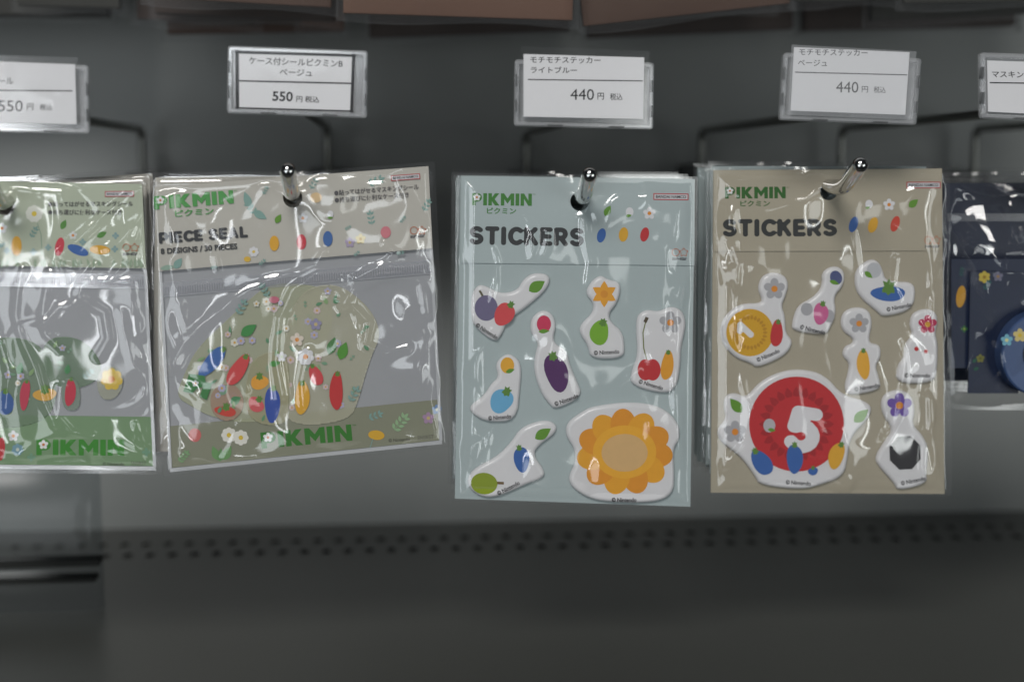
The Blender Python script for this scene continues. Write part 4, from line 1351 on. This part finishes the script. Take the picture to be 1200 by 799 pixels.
def brown(bl, br, y, hgt, mi, thick, label, cat='card pack', group=None):
    o = P(*bl, y), P(*br, y)
    ang = math.degrees(math.atan2(o[1].z - o[0].z, o[1].x - o[0].x))
    w = (o[1] - o[0]).length
    e = empty('card_pack', o[0], -math.radians(ang))
    tag(e, label, cat, group)
    box_obj('board', (0, 0, 0), (w, thick, hgt), BROWN[mi], e, 0.0006)
    # clear sleeve: four walls open at the bottom edge
    v, f = [], []
    s_ = 0.0035
    n = 14
    for k in range(n + 1):
        t = k / n
        for yy in (-0.0012 - .0008 * math.sin(t * 9 + w * 50), thick + .0012):
            v += [(-s_ + (w + 2 * s_) * t, yy, -s_ * (1 + .3 * math.sin(t * 7))), (-s_ + (w + 2 * s_) * t, yy, hgt)]
    for k in range(n):
        a_ = k * 4
        f += [(a_, a_ + 4, a_ + 5, a_ + 1), (a_ + 2, a_ + 3, a_ + 7, a_ + 6), (a_, a_ + 2, a_ + 6, a_ + 4)]
    f += [(0, 1, 3, 2), (n * 4, n * 4 + 2, n * 4 + 3, n * 4 + 1)]
    mesh_obj('clear_sleeve', v, f, film_mat('sleeve_film', base=.05, gain=.7, rough=.1, haze=.05), e, smooth=True)
    return e


GB = 'brown card packs hanging in the row above'
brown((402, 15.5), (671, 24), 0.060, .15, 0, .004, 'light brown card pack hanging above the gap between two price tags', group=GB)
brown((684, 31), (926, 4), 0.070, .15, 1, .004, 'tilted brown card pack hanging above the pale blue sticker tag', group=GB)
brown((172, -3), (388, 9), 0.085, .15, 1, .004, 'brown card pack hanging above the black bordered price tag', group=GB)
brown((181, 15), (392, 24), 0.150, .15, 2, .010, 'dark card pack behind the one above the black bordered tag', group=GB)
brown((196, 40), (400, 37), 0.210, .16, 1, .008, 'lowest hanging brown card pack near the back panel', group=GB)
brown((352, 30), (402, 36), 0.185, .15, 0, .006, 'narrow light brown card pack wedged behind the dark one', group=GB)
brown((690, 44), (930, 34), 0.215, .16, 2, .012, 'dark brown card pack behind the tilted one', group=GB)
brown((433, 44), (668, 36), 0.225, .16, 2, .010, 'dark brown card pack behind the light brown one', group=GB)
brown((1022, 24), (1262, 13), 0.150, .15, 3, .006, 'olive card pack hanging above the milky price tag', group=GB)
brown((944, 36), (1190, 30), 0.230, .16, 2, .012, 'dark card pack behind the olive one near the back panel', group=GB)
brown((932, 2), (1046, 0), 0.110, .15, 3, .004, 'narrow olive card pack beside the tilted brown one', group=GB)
brown((-330, 17), (124, 17), 0.210, .16, 3, .020, 'grey olive card pack hanging above the green seal tag', group=GB)  # left part unseen, lengthened to keep light off the back panel

brown((416, 4), (640, 10), 0.100, .15, 1, .004, 'brown card pack half hidden behind the light brown one', group=GB)
brown((700, 18), (905, 10), 0.120, .15, 2, .004, 'dark card pack half hidden behind the tilted brown one', group=GB)
brown((160, 22), (300, 30), 0.180, .15, 2, .004, 'small dark card pack sticking out beside the dark stack', group=GB)
brown((1060, 4), (1290, 0), 0.090, .15, 3, .004, 'olive card pack in front of the lower olive one', group=GB)
brown((20, 6), (140, 10), 0.160, .15, 3, .006, 'thin olive card pack beside the grey olive one', group=GB)

# ------------------------------------------------------------------ clear acrylic stand on the deck, far left
ay = D * 0 + (lambda d: d.y * (DECK_Z / d.z) - D)(FW + RT * ((60 - 600) / FPX) + UP * ((399.5 - 718) / FPX))
st = empty('acrylic_stand', P(60, 718, ay))
tag(st, 'clear acrylic stand on the grey shelf deck below the green packs', 'acrylic stand')
ACR = film_mat('acrylic', tint=(.84, .86, .87), base=.028, gain=.35, rough=.26, haze=.01)
x1, z1 = P(119, 718, ay).x - st.location.x, DECK_Z - st.location.z
prof, n = [], 12
v, f = [], []
for k in range(n + 1):                        # front sheet, right edge rolled back
    t = k / n
    a_ = math.pi / 2 * max(0, (t - .6) / .4)
    r_ = .010
    x_ = -.13 + (x1 + .13 - r_) * min(1, t / .6) + r_ * math.sin(a_)
    y_ = r_ * (1 - math.cos(a_))
    prof.append((x_, y_))
hz = .105
for x_, y_ in prof:
    v += [(x_, y_, z1 + .0005), (x_, y_, z1 + hz)]
v_in = len(v)
for x_, y_ in prof:
    v += [(x_ - .001, y_ + .002, z1 + .0005), (x_ - .001, y_ + .002, z1 + hz)]
for k in range(n):
    a_ = 2 * k
    f += [(a_, a_ + 2, a_ + 3, a_ + 1), (v_in + a_, v_in + a_ + 1, v_in + a_ + 3, v_in + a_ + 2), (a_ + 1, a_ + 3, v_in + a_ + 3, v_in + a_ + 1), (a_, v_in + a_, v_in + a_ + 2, a_ + 2)]
f.append((2 * n, v_in + 2 * n, v_in + 2 * n + 1, 2 * n + 1))
mesh_obj('front_sheet', v, f, ACR, st, smooth=True)
GREYBAR = mat('grey_bar', (.05, .052, .05, 1), .9, spec=.05)
zb = lambda py: P(60, py, ay).z - st.location.z
box_obj('ledge', (-.13, -.001, zb(664)), (x1 - .0005, .012, zb(657)), GREYBAR, st, .0006)
box_obj('ledge', (-.13, -.001, zb(683)), (x1 - .003, .012, zb(678)), GREYBAR, st, .0006)
